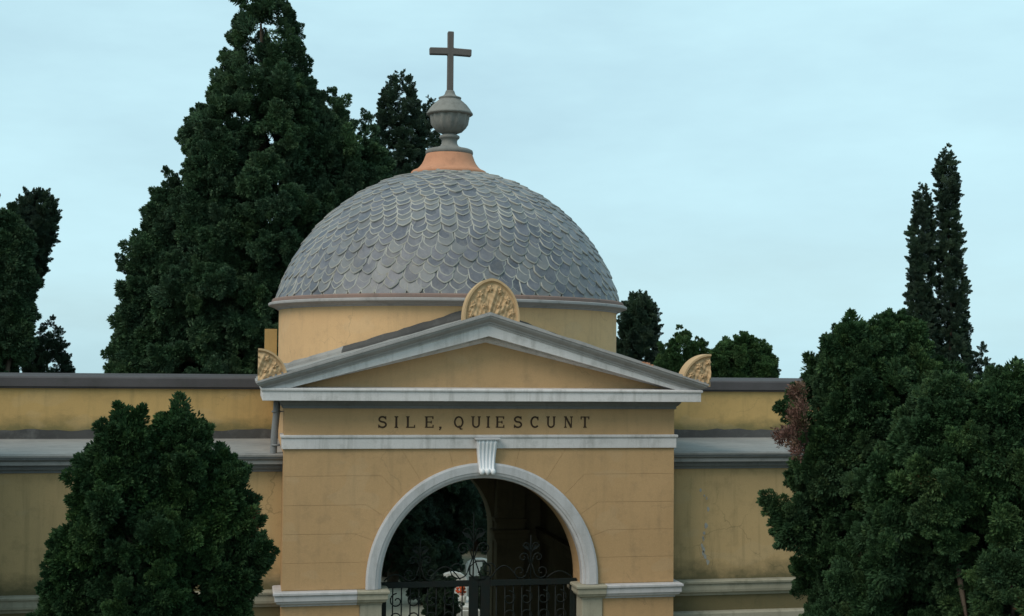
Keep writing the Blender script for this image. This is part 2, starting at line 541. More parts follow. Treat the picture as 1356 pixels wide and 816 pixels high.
# raking cornice: one piece per slope, mitred at the apex
prof = [(-0.42, 0.0), (-0.42, -0.028), (-0.405, -0.034), (-0.395, -0.06), (-0.36, -0.092), (-0.325, -0.112), (-0.315, -0.138), (-0.30, -0.142),
        (-0.30, -0.165), (-0.275, -0.170), (-0.275, -0.335), (-0.255, -0.335), (-0.25, -0.325), (-0.07, -0.325), (-0.07, -0.37), (-0.045, -0.385), (-0.03, -0.42), (0.03, -0.43), (0.03, 0.0)]
for s in (-1, 1):
    mb = MB()
    ring0 = [(0.0, y, rake(0) + dz) for y, dz in prof]
    ringm = [(s * 2.95, y, max(rake(2.95) + dz, 6.0)) for y, dz in prof]
    ring1 = []
    for y, dz in prof:
        xe = 3.0 + min(0.42, -y) if y < 0 else 3.0
        ring1.append((s * xe, y, max(rake(xe) + dz, 6.0)))
    mb.rings([ring0, ringm, ring1])
    n_p = len(prof)
    for fi in range(2 * n_p):
        if fi % n_p < 8: mb.mi[fi] = 1       # the upper mouldings are more weathered
    mb.build('raking_cornice', ['grey_paint', 'weathered_grey'], gate)
    # eaves moulding running back along the side
    mb = MB()
    mb.rings([[(s * 3.42, y, 6.101), (s * 3.42, y, 6.072), (s * 3.395, y, 6.045), (s * 3.34, y, 6.006), (s * 2.9, y, 6.006), (s * 2.9, y, 6.25)] for y in (-0.255, 2.6)])
    mb.build('eaves_moulding', 'weathered_grey', gate)

# gable roof behind the pediment (rough cement, slightly proud)
mb = MB()
xs = np.linspace(-3.40, 3.40, 41)
ys = np.linspace(-0.36, 3.0, 22)
top, bot = [], []
for y in ys:
    for x in xs:
        zz = rake(x) + 0.022 + 0.008 * math.sin(x * 9 + y * 5) * math.sin(y * 7 + x)
        if y > 2.4: pass
        top.append((x, y, zz))
        bot.append((x, y, rake(x) - 0.05))
nx = len(xs)
fs = []
for j in range(len(ys) - 1):
    for i in range(nx - 1):
        a = j * nx + i
        fs.append((a, a + 1, a + nx + 1, a + nx))
N0 = len(top)
fs2 = [tuple(q + N0 for q in reversed(f_)) for f_ in fs]
rim = [i for i in range(nx)] + [j * nx + nx - 1 for j in range(1, len(ys))] + [(len(ys) - 1) * nx + i for i in range(nx - 2, -1, -1)] + [j * nx for j in range(len(ys) - 2, 0, -1)]
fs3 = [(rim[i], rim[(i + 1) % len(rim)], rim[(i + 1) % len(rim)] + N0, rim[i] + N0) for i in range(len(rim))]
mb.add(top + bot, fs + fs2 + fs3)
mb.build('gable_roof', 'roof_cement', gate)
# upstand where the gable roof meets the drum: cement low down, bitumen near the ridge
def upstand(i0, i1, mat):
    mb = MB()
    rings = []
    for i in range(i0, i1 + 1):
        a = math.pi * (1.0 + i / 90.0)
        x = GX + 3.0 * math.cos(a)
        hz = rake(x) + 0.02
        tz = hz + 0.09 + 0.06 * (1 - abs(x) / 3) + 0.006 * math.sin(i * 1.1) + random.uniform(-0.007, 0.007)
        rings.append([(GX + rr * math.cos(a), DY + rr * math.sin(a), z) for rr, z in ((2.95, hz - 0.2), (3.10, hz - 0.2), (3.075, hz + 0.03), (3.03, tz - 0.01), (2.95, tz))])
    mb.rings(rings)
    mb.build('roof_flashing', mat, gate)
upstand(0, 24, 'roof_cement')
upstand(24, 66, 'bitumen')
upstand(66, 90, 'roof_cement')
# small broken tile on the right-hand rake
mb = MB()
for k in range(4):
    x = 2.36 + k * 0.045
    z = rake(x) + 0.004
    mb.box(x, x + 0.035 + 0.01 * (k % 2), -0.40 + 0.01 * k, -0.33, z - 0.02, z + 0.012 + 0.006 * (k % 3))
mb.build('tile_fragment', 'terracotta', gate)

# side and rear walls, interior
mb = MB()
for s in (-1, 1):
    x0, x1 = sorted((s * 3.0, s * 2.42))
    mb = MB()
    mb.box(x0, x1, 0.622, 6.798, 0, 5.999)
    mb.build('side_wall', 'drum_plaster', gate)
    mb = MB()
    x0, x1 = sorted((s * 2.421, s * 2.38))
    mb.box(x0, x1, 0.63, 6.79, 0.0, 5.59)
    mb.build('inner_lining', 'inner_shade_plaster', gate)
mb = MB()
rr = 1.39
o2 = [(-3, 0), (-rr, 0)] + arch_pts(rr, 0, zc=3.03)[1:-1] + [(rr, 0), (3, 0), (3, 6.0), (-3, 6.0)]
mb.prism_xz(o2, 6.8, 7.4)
mb.build('rear_wall', 'inner_shade_plaster', gate)
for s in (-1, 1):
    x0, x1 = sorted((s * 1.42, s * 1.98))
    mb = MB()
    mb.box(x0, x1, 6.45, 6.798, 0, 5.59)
    mb.build('inner_pier', 'inner_shade_plaster', gate)
    mb = MB()
    mb.sweep([(x0, 6.79), (x0, 6.45), (x1, 6.45), (x1, 6.79)], [(-0.03, 2.80), (0.03, 2.80), (0.03, 2.86), (0.06, 2.88), (0.06, 2.97), (0.10, 3.01), (0.10, 3.05), (-0.03, 3.07)])
    mb.sweep([(x0, 6.79), (x0, 6.45), (x1, 6.45), (x1, 6.79)], [(-0.03, 3.20), (0.03, 3.20), (0.05, 3.23), (0.05, 3.27), (-0.03, 3.28)])
    mb.build('inner_impost', 'inner_shade_plaster', gate)
    mb = MB()
    xa = s * 2.38
    mb.sweep([(xa, 6.79), (xa, 0.63)] if s > 0 else [(xa, 0.63), (xa, 6.79)], [(-0.03, 2.80), (0.05, 2.80), (0.08, 2.88), (0.08, 2.97), (0.12, 3.05), (-0.03, 3.07)])
    mb.build('wall_moulding', 'inner_shade_plaster', gate)
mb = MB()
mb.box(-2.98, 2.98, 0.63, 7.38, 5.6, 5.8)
mb.build('ceiling', 'inner_shade_plaster', gate)
mb = MB()
mb.box(-3.05, 3.05, 2.62, 7.45, 6.002, 6.06)
mb.build('roof_slab', 'roof_cement', gate)
mb = MB()
mb.sweep([(-3, 7.4), (-3, 2.62)], [(-0.05, 5.84), (0.25, 5.84), (0.25, 6.0), (-0.05, 6.0)])
mb.sweep([(3, 2.62), (3, 7.4), (-3, 7.4)], [(-0.05, 5.84), (0.25, 5.84), (0.25, 6.0), (-0.05, 6.0)])
mb.build('rear_cornice', 'grey_paint', gate)
mb = MB()
mb.box(-3.24, -3.02, 4.9, 5.2, 6.0, 6.98)
mb.build('corner_pier', 'parapet_plaster', gate)

# archivolt
mb = MB()
aprof = [(RI - 0.045, 0.16), (RI - 0.045, 0.02), (RI - 0.03, 0.005), (RI, 0.0), (RI + 0.004, -0.035), (RI + 0.035, -0.045), (RI + 0.05, -0.055), (RO - 0.03, -0.062), (RO, -0.05), (RO, 0.05), (RI + 0.06, 0.16)]
rings = []
for i in range(65):
    a = math.pi - math.pi * i / 64
    rings.append([(q * math.cos(a), y, ZC + q * math.sin(a)) for q, y in aprof])
rings = [[(-q, y, 3.025) for q, y in aprof]] + rings + [[(q, y, 3.025) for q, y in aprof]]
mb.rings(rings)
arco = mb.build('archivolt', 'white_paint', gate)
for pl in arco.data.polygons: pl.use_smooth = False

# impost mouldings and pilaster strips
for s in (-1, 1):
    iprof = [(-0.03, 2.80), (0.02, 2.80), (0.02, 2.825), (0.07, 2.845), (0.085, 2.88), (0.10, 2.885), (0.10, 2.965), (0.125, 2.975), (0.125, 3.008), (0.10, 3.018), (-0.03, 3.022)]
    mb = MB()
    pth = [(-3.0, 0.58), (-3.0, 0.0), (-1.90, 0.0)]
    if s > 0: pth = [(-x, y) for x, y in pth][::-1]
    mb.sweep(pth, iprof)
    mb.build('impost', 'white_paint', gate, bevel=0.003)
    mb = MB()
    pth = [(-1.898, -0.012), (-1.545, -0.012), (-1.545, 0.60)]
    if s > 0: pth = [(-x, y) for x, y in pth][::-1]
    mb.sweep(pth, iprof)
    mb.build('inner_impost_block', 'old_stone', gate, bevel=0.003)
    mb = MB()
    x0, x1 = sorted((s * 1.855, s * 1.53))
    mb.box(x0, x1, -0.025, 0.40, 0.0, 2.80)
    mb.build('pilaster_strip', 'old_stone', gate, bevel=0.006)
for pth in ([(-3.0, 0.58), (-3.0, 0.0), (-1.86, 0.0)], [(1.86, 0.0), (3.0, 0.0), (3.0, 0.58)]):
    mb = MB()
    mb.sweep(pth, [(-0.03, 0), (0.06, 0), (0.06, 0.55), (0.03, 0.6), (-0.03, 0.6)])
    mb.build('plinth', 'old_stone', gate)

# keystone: fluted scroll bracket
mb = MB()
nu, nv = 25, 22
KX = 0.022
grid = []
for j in range(nv + 1):
    v = j / nv
    z = 5.235 - v * 0.50
    w = 0.158 - 0.042 * v
    yb = -0.155 + 0.07 * math.sin(v * math.pi * 0.9) - 0.005 * v
    if v < 0.12: yb += 0.03 * (1 - v / 0.12) ** 2
    if v > 0.86: yb -= 0.03 * math.sin((v - 0.86) / 0.14 * math.pi)
    for i in range(nu + 1):
        u = i / nu * 2 - 1
        fl = 0.011 * math.cos(u * math.pi * 5) - 0.012 * abs(u) ** 6
        grid.append((KX + u * w, yb - fl, z))
fs = []
W1 = nu + 1
for j in range(nv):
    for i in range(nu):
        a = j * W1 + i
        fs.append((a, a + 1, a + W1 + 1, a + W1))
K0 = len(grid)
back = [(x, 0.10, z) for x, y, z in grid]
rim = [i for i in range(W1)] + [j * W1 + nu for j in range(1, nv + 1)] + [nv * W1 + i for i in range(nu - 1, -1, -1)] + [j * W1 for j in range(nv - 1, 0, -1)]
fs += [(rim[i], rim[(i + 1) % len(rim)], rim[(i + 1) % len(rim)] + K0, rim[i] + K0) for i in range(len(rim))]
mb.add(grid + back, fs)
key = mb.build('keystone', 'fresh_white', gate)
for k, dx in enumerate((-0.085, 0.0, 0.085)):
    mb = MB()
    zt = 4.755 if k != 1 else 4.76
    pr = [(0.0, 0.05), (0.024, 0.045), (0.04, 0.02), (0.038, -0.01), (0.026, -0.035), (0.0, -0.055 if k == 1 else -0.042)]
    mb.lathe([(q, zt + z) for q, z in pr], KX + dx, -0.155, 12)
    mb.build('leaf_carving', 'fresh_white', key)
mb = MB()
mb.box(KX - 0.19, KX + 0.19, -0.165, 0.05, 5.237, 5.262)
mb.build('abacus', 'white_paint', key, bevel=0.004)

# lettering on the frieze
def stroke_poly(p, q, w):
    p, q = Vector(p), Vector(q)
    d = (q - p).normalized()
    nn = Vector((-d.y, d.x)) * w / 2
    return [tuple(p + nn), tuple(q + nn), tuple(q - nn), tuple(p - nn)]
def curve(cx, cy, rx, ry, a0, a1, n_=12):
    return [(cx + rx * math.cos(R(a0 + (a1 - a0) * i / n_)), cy + ry * math.sin(R(a0 + (a1 - a0) * i / n_))) for i in range(n_ + 1)]
T, H_ = 0.165, 0.085           # thick and thin strokes, in cap heights
def letter(ch):
    S = []                   # list of (polyline, width)
    if ch == 'I':
        S = [([(0, 0), (0, 1)], T), ([(-.16, .04), (.16, .04)], H_), ([(-.16, .96), (.16, .96)], H_)]
    elif ch == 'L':
        S = [([(-.25, 0), (-.25, 1)], T), ([(-.4, .05), (.38, .05)], H_), ([(-.4, .96), (-.1, .96)], H_), ([(.35, 0), (.35, .25)], H_)]
    elif ch == 'E':
        S = [([(-.25, 0), (-.25, 1)], T), ([(-.4, .05), (.36, .05)], H_), ([(-.4, .95), (.34, .95)], H_), ([(-.25, .5), (.18, .5)], H_),
             ([(.34, 0), (.34, .25)], H_), ([(.32, .76), (.32, 1)], H_), ([(.17, .38), (.17, .62)], H_)]
    elif ch == 'T':
        S = [([(0, 0), (0, 1)], T), ([(-.38, .95), (.38, .95)], H_), ([(-.36, .74), (-.36, 1)], H_), ([(.36, .74), (.36, 1)], H_), ([(-.16, .04), (.16, .04)], H_)]
    elif ch == 'N':
        S = [([(-.28, 0), (-.28, 1)], H_), ([(.28, 0), (.28, 1)], H_), ([(-.28, 1), (.28, 0)], T), ([(-.40, .04), (-.15, .04)], H_), ([(.15, .96), (.42, .96)], H_), ([(-.42, .96), (-.2, .96)], H_)]
    elif ch == 'U':
        S = [([(-.28, 1), (-.28, .34)] + curve(0, .32, .28, .27, 180, 360) + [(.28, .34), (.28, 1)], 0.14), ([(-.44, .96), (-.13, .96)], H_), ([(.15, .96), (.42, .96)], H_)]
    elif ch == 'C':
        S = [(curve(.02, .5, .36, .45, 45, 315, 20), 0.15), ([(.29, .66), (.29, .98)], H_)]
    elif ch == 'Q':
        S = [(curve(0, .5, .36, .45, 0, 360, 26), 0.14), ([(.0, .18), (.20, -.14)], T * 0.9), ([(.18, -.12), (.34, -.10)], H_)]
    elif ch == 'S':
        S = [(curve(0, .735, .29, .22, 30, 270, 12)[:] + curve(0, .275, .32, .235, 90, -150, 12), 0.15), ([(.29, .72), (.29, 1.0)], H_), ([(-.32, 0), (-.32, .28)], H_)]
    elif ch == ',':
        S = [([(0.02, .10), (0.02, -.02)], 0.2), ([(.06, .0), (-.06, -.2)], 0.1)]
    return S
# centre of each letter along the frieze, metres from the gate's axis
letters = [('S', -1.554), ('I', -1.346), ('L', -1.131), ('E', -0.849), (',', -0.684), ('Q', -0.401), ('U', -0.137), ('I', 0.05), ('E', 0.234), ('S', 0.51), ('C', 0.774), ('U', 1.028), ('N', 1.301), ('T', 1.563)]
CAP = 0.172
for ch, cx_ in letters:
    mb = MB()
    for si, (pl_, w) in enumerate(letter(ch)):
        pts = [(cx_ + x * CAP * 0.98, 5.412 + z * CAP) for x, z in pl_]
        wid = w * CAP
        left, right = [], []
        for i, p in enumerate(pts):
            p = Vector(p)
            d = (Vector(pts[min(i + 1, len(pts) - 1)]) - Vector(pts[max(i - 1, 0)])).normalized()
            nn = Vector((-d.y, d.x)) * wid / 2
            left.append(p + nn); right.append(p - nn)
        y0 = -0.006 - 0.0006 * si
        for i in range(len(pts) - 1):
            q = [left[i], left[i + 1], right[i + 1], right[i]]
            vs_ = [(a.x, y0, a.y) for a in q] + [(a.x, 0.01, a.y) for a in q]
            mb.add(vs_, [(0, 1, 2, 3), (0, 4, 5, 1), (2, 6, 7, 3), (1, 5, 6, 2), (3, 7, 4, 0)])
    mb.build('letter', 'letter_paint', gate)

# carved acroteria
def relief(px, pz, Rm):
    """carved fronds and rosettes inside a raised rim; px,pz from the centre of the (half) disc, unit radius"""
    r_ = math.hypot(px, pz)
    h = 0.0
    if r_ > 0.93: h += 0.028
    elif r_ > 0.90: h += 0.028 * (r_ - 0.90) / 0.03
    else:
        k = min(1.0, (0.90 - r_) / 0.1)
        # fronds fanning out from a stem that leans to the left
        a = math.atan2(pz + 0.15, px + 0.1)
        h += 0.020 * k * max(0.0, math.sin(9.5 * a + 2.6 * r_)) ** 0.8 * min(1.0, r_ / 0.25)
        h += 0.007 * k * math.sin(31 * px + 9 * pz) * math.sin(27 * pz - 11 * px)
        for ra, aa, s_ in ((0.74, 12, 1), (0.74, 40, 1.1), (0.76, 66, .9), (0.75, 95, 1), (0.74, 123, 1.1), (0.75, 152, 1), (0.74, 174, .9), (0.42, 50, .8), (0.40, 128, .8)):
            dx = px - ra * math.cos(R(aa)); dz = pz - ra * math.sin(R(aa))
            d = math.hypot(dx, dz) / (0.085 * s_)
            if d < 1.5:
                pet = 1.0 + 0.25 * math.cos(5 * math.atan2(dz, dx))
                h = h * min(1.0, max(0.0, d - 0.6)) + 0.034 * max(0.0, 1 - (d / (1.1 * pet)) ** 2) - (0.012 if d < 0.3 else 0)
    return h * 1.5 * Rm / 0.42
def acroterion(cx_, z0, w, hgt, a0, a1, yf, thick, base, label=None, point=0.0):
    nr, na = 34, 84
    mb = MB()
    fr, bk = [], []
    for j in range(nr + 1):
        r_ = max(0.004, j / nr)
        for i in range(na + 1):
            a = a0 + (a1 - a0) * i / na
            px, pz = r_ * math.cos(a), r_ * math.sin(a)
            k = 1.0 + point * max(0.0, 1 - abs(a - math.pi / 2) / 0.5) * r_
            X, Z = cx_ + px * w, z0 + pz * hgt * k
            zb = base(X)
            Zc = max(Z, zb)
            fr.append((X, yf - (relief(px, pz, min(w, hgt)) if Z > zb + 0.005 else 0), Zc))
            bk.append((X, yf + thick, Zc))
    W_ = na + 1
    fs_ = []
    n0 = len(fr)
    for j in range(nr):
        for i in range(na):
            a = j * W_ + i
            fs_.append((a, a + 1, a + W_ + 1, a + W_))
            fs_.append((a + n0, a + W_ + n0, a + W_ + 1 + n0, a + 1 + n0))
    for i in range(na):
        a = nr * W_ + i
        fs_.append((a, a + 1, a + 1 + n0, a + n0))
    for i in (0, na):
        for j in range(nr):
            a = j * W_ + i
            fs_.append((a, a + W_, a + W_ + n0, a + n0))
    mb.add(fr + bk, fs_, 0, False)
    o = mb.build('acroterion', 'carved_ochre', gate)
    for pl in o.data.polygons: pl.use_smooth = False
    if label: o['label'] = label
    return o
acroterion(0.03, 7.06, 0.425, 0.585, R(-8), R(188), -0.30, 0.22, lambda x: rake(x) - 0.06, 'carved round acroterion on the apex of the pediment', point=0.03)
acroterion(-3.395, 6.10, 0.43, 0.475, R(-4), R(90), -0.36, 0.24, lambda x: rake(x) - 0.05, 'carved quarter-round acroterion on the left end of the pediment')
acroterion(3.46, 6.06, 0.47, 0.50, R(90), R(184), -0.36, 0.24, lambda x: rake(min(3.42, x)) - 0.05, 'carved quarter-round acroterion on the right end of the pediment')

# drum
mb = MB()
mb.lathe([(3.0, 5.9), (3.0, 7.34)], GX, DY, 96)
drum = mb.build('drum', 'drum_plaster', gate)
mb = MB()
mb.lathe([(2.98, 7.28), (3.02, 7.28), (3.03, 7.30), (3.06, 7.305), (3.085, 7.325), (3.12, 7.335), (3.155, 7.35), (3.18, 7.355), (3.185, 7.365), (3.185, 7.395), (3.17, 7.405), (2.98, 7.41)], GX, DY, 128, smooth=False)
mb.build('drum_cornice', 'weathered_grey', gate)
mb = MB()
mb.lathe([(2.98, 7.40), (3.125, 7.405), (3.13, 7.415), (3.125, 7.455), (3.105, 7.475), (2.98, 7.48)], GX, DY, 128, smooth=False)
mb.build('brick_ring', 'brick_strip', gate)
# dome shell and fish-scale slates
DZ, DR = 6.68, 3.17
def dome_pt(phi, a, off=0.0):
    q = (DR + off) * math.cos(phi)
    return Vector((GX + q * math.cos(a), DY + q * math.sin(a), DZ + (DR + off) * math.sin(phi)))
mb = MB()
ph0, ph1 = math.asin((7.47 - DZ) / DR), math.acos(0.55 / DR)
mb.lathe([((DR - 0.04) * math.cos(ph0 + (ph1 - ph0) * i / 24), DZ + (DR - 0.04) * math.sin(ph0 + (ph1 - ph0) * i / 24)) for i in range(25)], GX, DY, 96)
dome = mb.build('dome', 'mortar', gate)

def slate_mesh():
    w = 0.5
    pts = []
    pts.append((-w, 0.95)); pts.append((-w, -0.02))
    for i in range(1, 12):
        a = math.pi + math.pi * i / 12
        k = 1.0 - 0.16 * abs(math.sin(2 * a))        # slightly pointed scallop
        pts.append((w * math.cos(a) * k, -0.02 + 0.50 * math.sin(a) * k))
    pts.append((w, -0.02)); pts.append((w, 0.95))
    return pts
sp = slate_mesh()
ns_ = len(sp)
inner = []
for x, y in sp:
    inner.append((x * 0.86, y if y > 0.9 else y * 0.86 + 0.012))
def zof(y): return (0.18 - 0.15 * (y + 0.5) / 1.45)
sv = [(x, y, zof(y)) for x, y in inner] + [(x, y, zof(y) - 0.035) for x, y in sp] + [(x * 0.99, y, zof(y) - 0.17) for x, y in sp]
sf = [tuple(range(ns_))]
smi = [0]
for i in range(ns_):
    j = (i + 1) % ns_
    sf.append((i, i + ns_, j + ns_, j)); smi.append(1)
    sf.append((i + ns_, i + 2 * ns_, j + 2 * ns_, j + ns_)); smi.append(1)
slate_me = bpy.data.meshes.new('slate')
slate_me.from_pydata(sv, [], sf)
slate_me.materials.append(M['slate']); slate_me.materials.append(M['mortar'])
slate_me.polygons.foreach_set('material_index', smi)
slate_me.update()
bm = bmesh.new(); bm.from_mesh(slate_me); bmesh.ops.recalc_face_normals(bm, faces=bm.faces); bm.to_mesh(slate_me); bm.free()

tiles = []
rows = 28
EXP = (ph1 - ph0) / rows
campos = cam.matrix_world.translation
for rI in range(rows + 1):
    phi = ph0 + EXP * (rI + 0.32)
    rad = DR * math.cos(phi)
    wid = 0.262 - 0.03 * rI / rows
    cnt = max(14, round(2 * math.pi * rad / wid))
    for k in range(cnt):
        a = 2 * math.pi * (k + 0.5 * (rI % 2)) / cnt + random.uniform(-0.006, 0.006)
        ph = phi + random.uniform(-0.009, 0.009)
        p = dome_pt(ph, a, -0.035)
        nrm = (dome_pt(ph, a) - Vector((GX, DY, DZ))).normalized()
        tx = Vector((-math.sin(a), math.cos(a), 0))
        ty = nrm.cross(tx)
        tw = random.uniform(-0.14, 0.14)
        tx2 = tx * math.cos(tw) + ty * math.sin(tw)
        ty2 = ty * math.cos(tw) - tx * math.sin(tw)
        tilt = random.uniform(-0.09, 0.09)
        nrm2 = (nrm + tx2 * tilt).normalized()
        sx = 2 * math.pi * rad / cnt * random.uniform(0.93, 1.03)
        sy = EXP * DR * 1.45
        sz = 0.21 * random.uniform(0.6, 1.4)
        mat = Matrix(((tx2.x * sx, ty2.x * sy * 1.15, nrm2.x * sz, p.x), (tx2.y * sx, ty2.y * sy * 1.15, nrm2.y * sz, p.y), (tx2.z * sx, ty2.z * sy * 1.15, nrm2.z * sz, p.z), (0, 0, 0, 1)))
        vd = (campos - p)
        show = sx * sy * max(0.0, nrm.dot(vd.normalized())) / vd.length_squared
        tiles.append((show, mat))
tiles.sort(key=lambda t_: -t_[0])
dorg = Matrix.Translation(-world_loc(dome))
for show, mat in tiles[:300]:
    o = bpy.data.objects.new('slate', slate_me)
    COL.objects.link(o)
    o.parent = dome
    o.matrix_local = dorg @ mat
vv, ff, mi, tn = [], [], [], []
for show, mat in tiles[300:]:
    k = len(vv)
    vv += [tuple(mat @ Vector(q)) for q in sv]
    ff += [tuple(i + k for i in q) for q in sf]
    mi += smi
    tn += [random.random()] * len(sv)
org = world_loc(dome)
me = bpy.data.meshes.new('slates')
me.from_pydata([(x - org.x, y - org.y, z - org.z) for x, y, z in vv], [], ff)
me.materials.append(M['slate']); me.materials.append(M['mortar'])
me.polygons.foreach_set('material_index', mi)
at_ = me.attributes.new('tint', 'FLOAT', 'POINT')
at_.data.foreach_set('value', tn)
me.update()
bm = bmesh.new(); bm.from_mesh(me); bmesh.ops.recalc_face_normals(bm, faces=bm.faces); bm.to_mesh(me); bm.free()
o = bpy.data.objects.new('slates', me)
COL.objects.link(o)
o.parent = dome
tag(o, kind='stuff')

# finial: terracotta collar, stone urn, cross
FX = -0.04
mb = MB()
mb.lathe([(0.30, 9.70), (0.70, 9.74), (0.685, 9.80), (0.66, 9.825), (0.60, 9.85), (0.575, 9.865), (0.535, 9.90), (0.49, 9.96), (0.455, 10.03), (0.43, 10.10), (0.415, 10.14), (0.2, 10.14)], FX, DY, 64)
mb.build('terracotta_collar', 'terracotta', gate)
mb = MB()
mb.lathe([(0.25, 10.12), (0.40, 10.12), (0.425, 10.14), (0.43, 10.17), (0.42, 10.205), (0.38, 10.225), (0.26, 10.25), (0.17, 10.285), (0.142, 10.33), (0.138, 10.38), (0.155, 10.415), (0.175, 10.425), (0.185, 10.445), (0.18, 10.47), (0.155, 10.485), (0.12, 10.50), (0.12, 10.515)], FX, DY, 48)
urn = mb.build('urn', 'urn_stone', gate)
mb = MB()
mb.lathe([(0.10, 10.50), (0.14, 10.515), (0.22, 10.55), (0.285, 10.61), (0.325, 10.69), (0.345, 10.78), (0.355, 10.855)], FX, DY, 96, mod=lambda a, z: 1.0 + 0.035 * math.sin(14 * a) * min(1, (z - 10.5) / 0.05) + 0.02 * math.sin(7 * a + z * 30) + 0.015 * math.sin(23 * a + z * 60))
mb.build('carved_bowl', 'urn_stone', urn)
mb = MB()
mb.lathe([(0.30, 10.845), (0.40, 10.85), (0.42, 10.865), (0.415, 10.885), (0.395, 10.91), (0.365, 10.96), (0.31, 11.03), (0.25, 11.085), (0.20, 11.125), (0.19, 11.14), (0.205, 11.15), (0.205, 11.17), (0.17, 11.18), (0.12, 11.205), (0.095, 11.235), (0.085, 11.27), (0.075, 11.295), (0.0, 11.30)], FX, DY, 48)
mb.build('urn_lid', 'urn_stone', urn)
mb = MB()
mb.prism_xz([(FX - .055, 11.26), (FX + .055, 11.26), (FX + .053, 11.945), (FX + .378, 11.935), (FX + .382, 12.06), (FX + .052, 12.07), (FX + .054, 12.37), (FX - .054, 12.37), (FX - .052, 12.07), (FX - .382, 12.06), (FX - .378, 11.935), (FX - .053, 11.945)], DY - 0.055, DY + 0.055)
mb.build('cross', 'cross_stone', gate, bevel=0.012)

# rain pipe on the left return of the gatehouse
mb = MB()
mb.tube([(-3.10, 0.42, 5.83), (-3.105, 0.42, 5.60), (-3.13, 0.43, 5.30), (-3.14, 0.44, 5.02), (-3.14, 0.44, 4.99)], 0.052, 12)
for z in (5.62, 5.12):
    mb.tube([(-3.11, 0.425, z), (-3.11, 0.425, z + 0.03)], 0.066, 12)
mb.box(-3.12, -2.98, 0.40, 0.44, 5.63, 5.645)
mb.build('rain_pipe', 'zinc', gate)

# ------------------------------------------------------------------ wings either side
def wing(x0, x1, label):
    w = empty('cemetery_wing', ((x0 + x1) / 2, 2.0, 0), label, 'building', 'low wings either side of the gatehouse')
    xi0, xi1 = x0, x1
    mb = MB()
    mb.box(xi0, xi1, 0.6, 1.2, 0, 4.90)
    mb.build('wall', 'wing_plaster', w)
    mb = MB()
    mb.sweep([(xi0, 0.6), (xi1, 0.6)], [(-0.05, 4.725), (0.03, 4.725), (0.035, 4.765), (0.09, 4.775), (0.10, 4.80), (0.10, 4.85), (0.15, 4.862), (0.19, 4.90), (0.235, 4.925), (0.245, 4.94), (0.245, 4.99), (-0.05, 5.0)])
    mb.build('cornice', 'dark_grey_paint', w)
    mb = MB()
    mb.sweep([(xi0, 0.6), (xi1, 0.6)], [(-0.1, 4.97), (0.265, 4.965), (0.27, 4.99), (0.265, 5.003), (-0.1, 5.02)])
    mb.build('drip_edge', 'roof_cement', w)
    mb = MB()
    nxx = 60
    top = []
    for y in (0.4, 1.2, 2.2, 3.0, 3.62):
        for i in range(nxx + 1):
            x = xi0 + (xi1 - xi0) * i / nxx
            top.append((x, y, 5.012 + 0.012 * (y - 0.4) + 0.006 * math.sin(x * 3 + y * 4) * (1 if 0.5 < y < 3.5 else 0)))
    bots = [(x, y, 4.85) for x, y, z in top]
    fs_ = []
    W_ = nxx + 1
    n0 = len(top)
    for j in range(4):
        for i in range(nxx):
            a = j * W_ + i
            fs_.append((a, a + 1, a + W_ + 1, a + W_))
    for i in range(nxx):
        fs_.append((i, i + n0, i + 1 + n0, i + 1))
    mb.add(top + bots, fs_)
    mb.build('flat_roof', 'roof_cement', w)
    mb = MB()
    mb.box(xi0, xi1, 3.6, 7.3, 0, 5.90)
    mb.build('upper_wall', 'parapet_plaster', w)
    # ragged bitumen flashing
    mb = MB()
    rings = []
    nn = 160
    for i in range(nn + 1):
        x = xi0 + (xi1 - xi0) * i / nn
        h = 5.20 + 0.012 * math.sin(x * 5.1) + 0.010 * math.sin(x * 13) + random.uniform(-0.006, 0.006)
        rings.append([(x, 3.52, 5.02), (x, 3.575, 5.06), (x, 3.585, h), (x, 3.61, h), (x, 3.61, 5.02)])
    mb.rings(rings)
    mb.build('flashing', 'bitumen', w)
    mb = MB()
    mb.sweep([(xi0, 3.6), (xi1, 3.6)], [(-3.8, 5.902), (0.05, 5.902), (0.05, 5.925), (0.085, 5.935), (0.085, 6.075), (0.06, 6.10), (-3.8, 6.12)])
    mb.build('coping', 'coping_stone', w)
    mb = MB()
    mb.sweep([(xi0, 0.6), (xi1, 0.6)], [(-0.05, 2.70), (0.02, 2.70), (0.03, 2.74), (0.08, 2.76), (0.09, 2.80), (0.09, 2.895), (0.12, 2.90), (0.125, 2.93), (0.10, 2.945), (-0.05, 2.96)])
    mb.build('ledge', 'old_stone', w)
    mb = MB()
    mb.sweep([(xi0, 0.6), (xi1, 0.6)], [(-0.05, 2.30), (0.10, 2.30), (0.10, 2.42), (0.07, 2.445), (-0.05, 2.46)])
    mb.build('ledge', 'old_stone', w)
    return w
wl = wing(-22.0, -3.002, 'low ochre wing with flat grey roof left of the gatehouse')
wr = wing(3.002, 26.0, 'low ochre wing with flat grey roof and stained wall right of the gatehouse')
# peeled plaster scars on the right wing's wall
mb = MB()
for k in range(16):
    t = k / 15.0
    x = 3.72 + 0.10 * math.sin(t * 6) + 0.16 * (t - 0.5) + random.uniform(-0.03, 0.03)
    z = 4.35 - 1.15 * t + random.uniform(-0.05, 0.05)
    if 0.25 < t < 0.45: continue
    s = random.uniform(0.012, 0.034)
    pts = [(x + s * math.cos(q) * random.uniform(0.5, 1.2), z + 1.8 * s * math.sin(q) * random.uniform(0.5, 1.2)) for q in np.linspace(0, 2 * math.pi, 8)[:-1]]
    mb.prism_xz(pts, 0.594, 0.61)
mb.build('plaster_scars', 'mortar', wr)

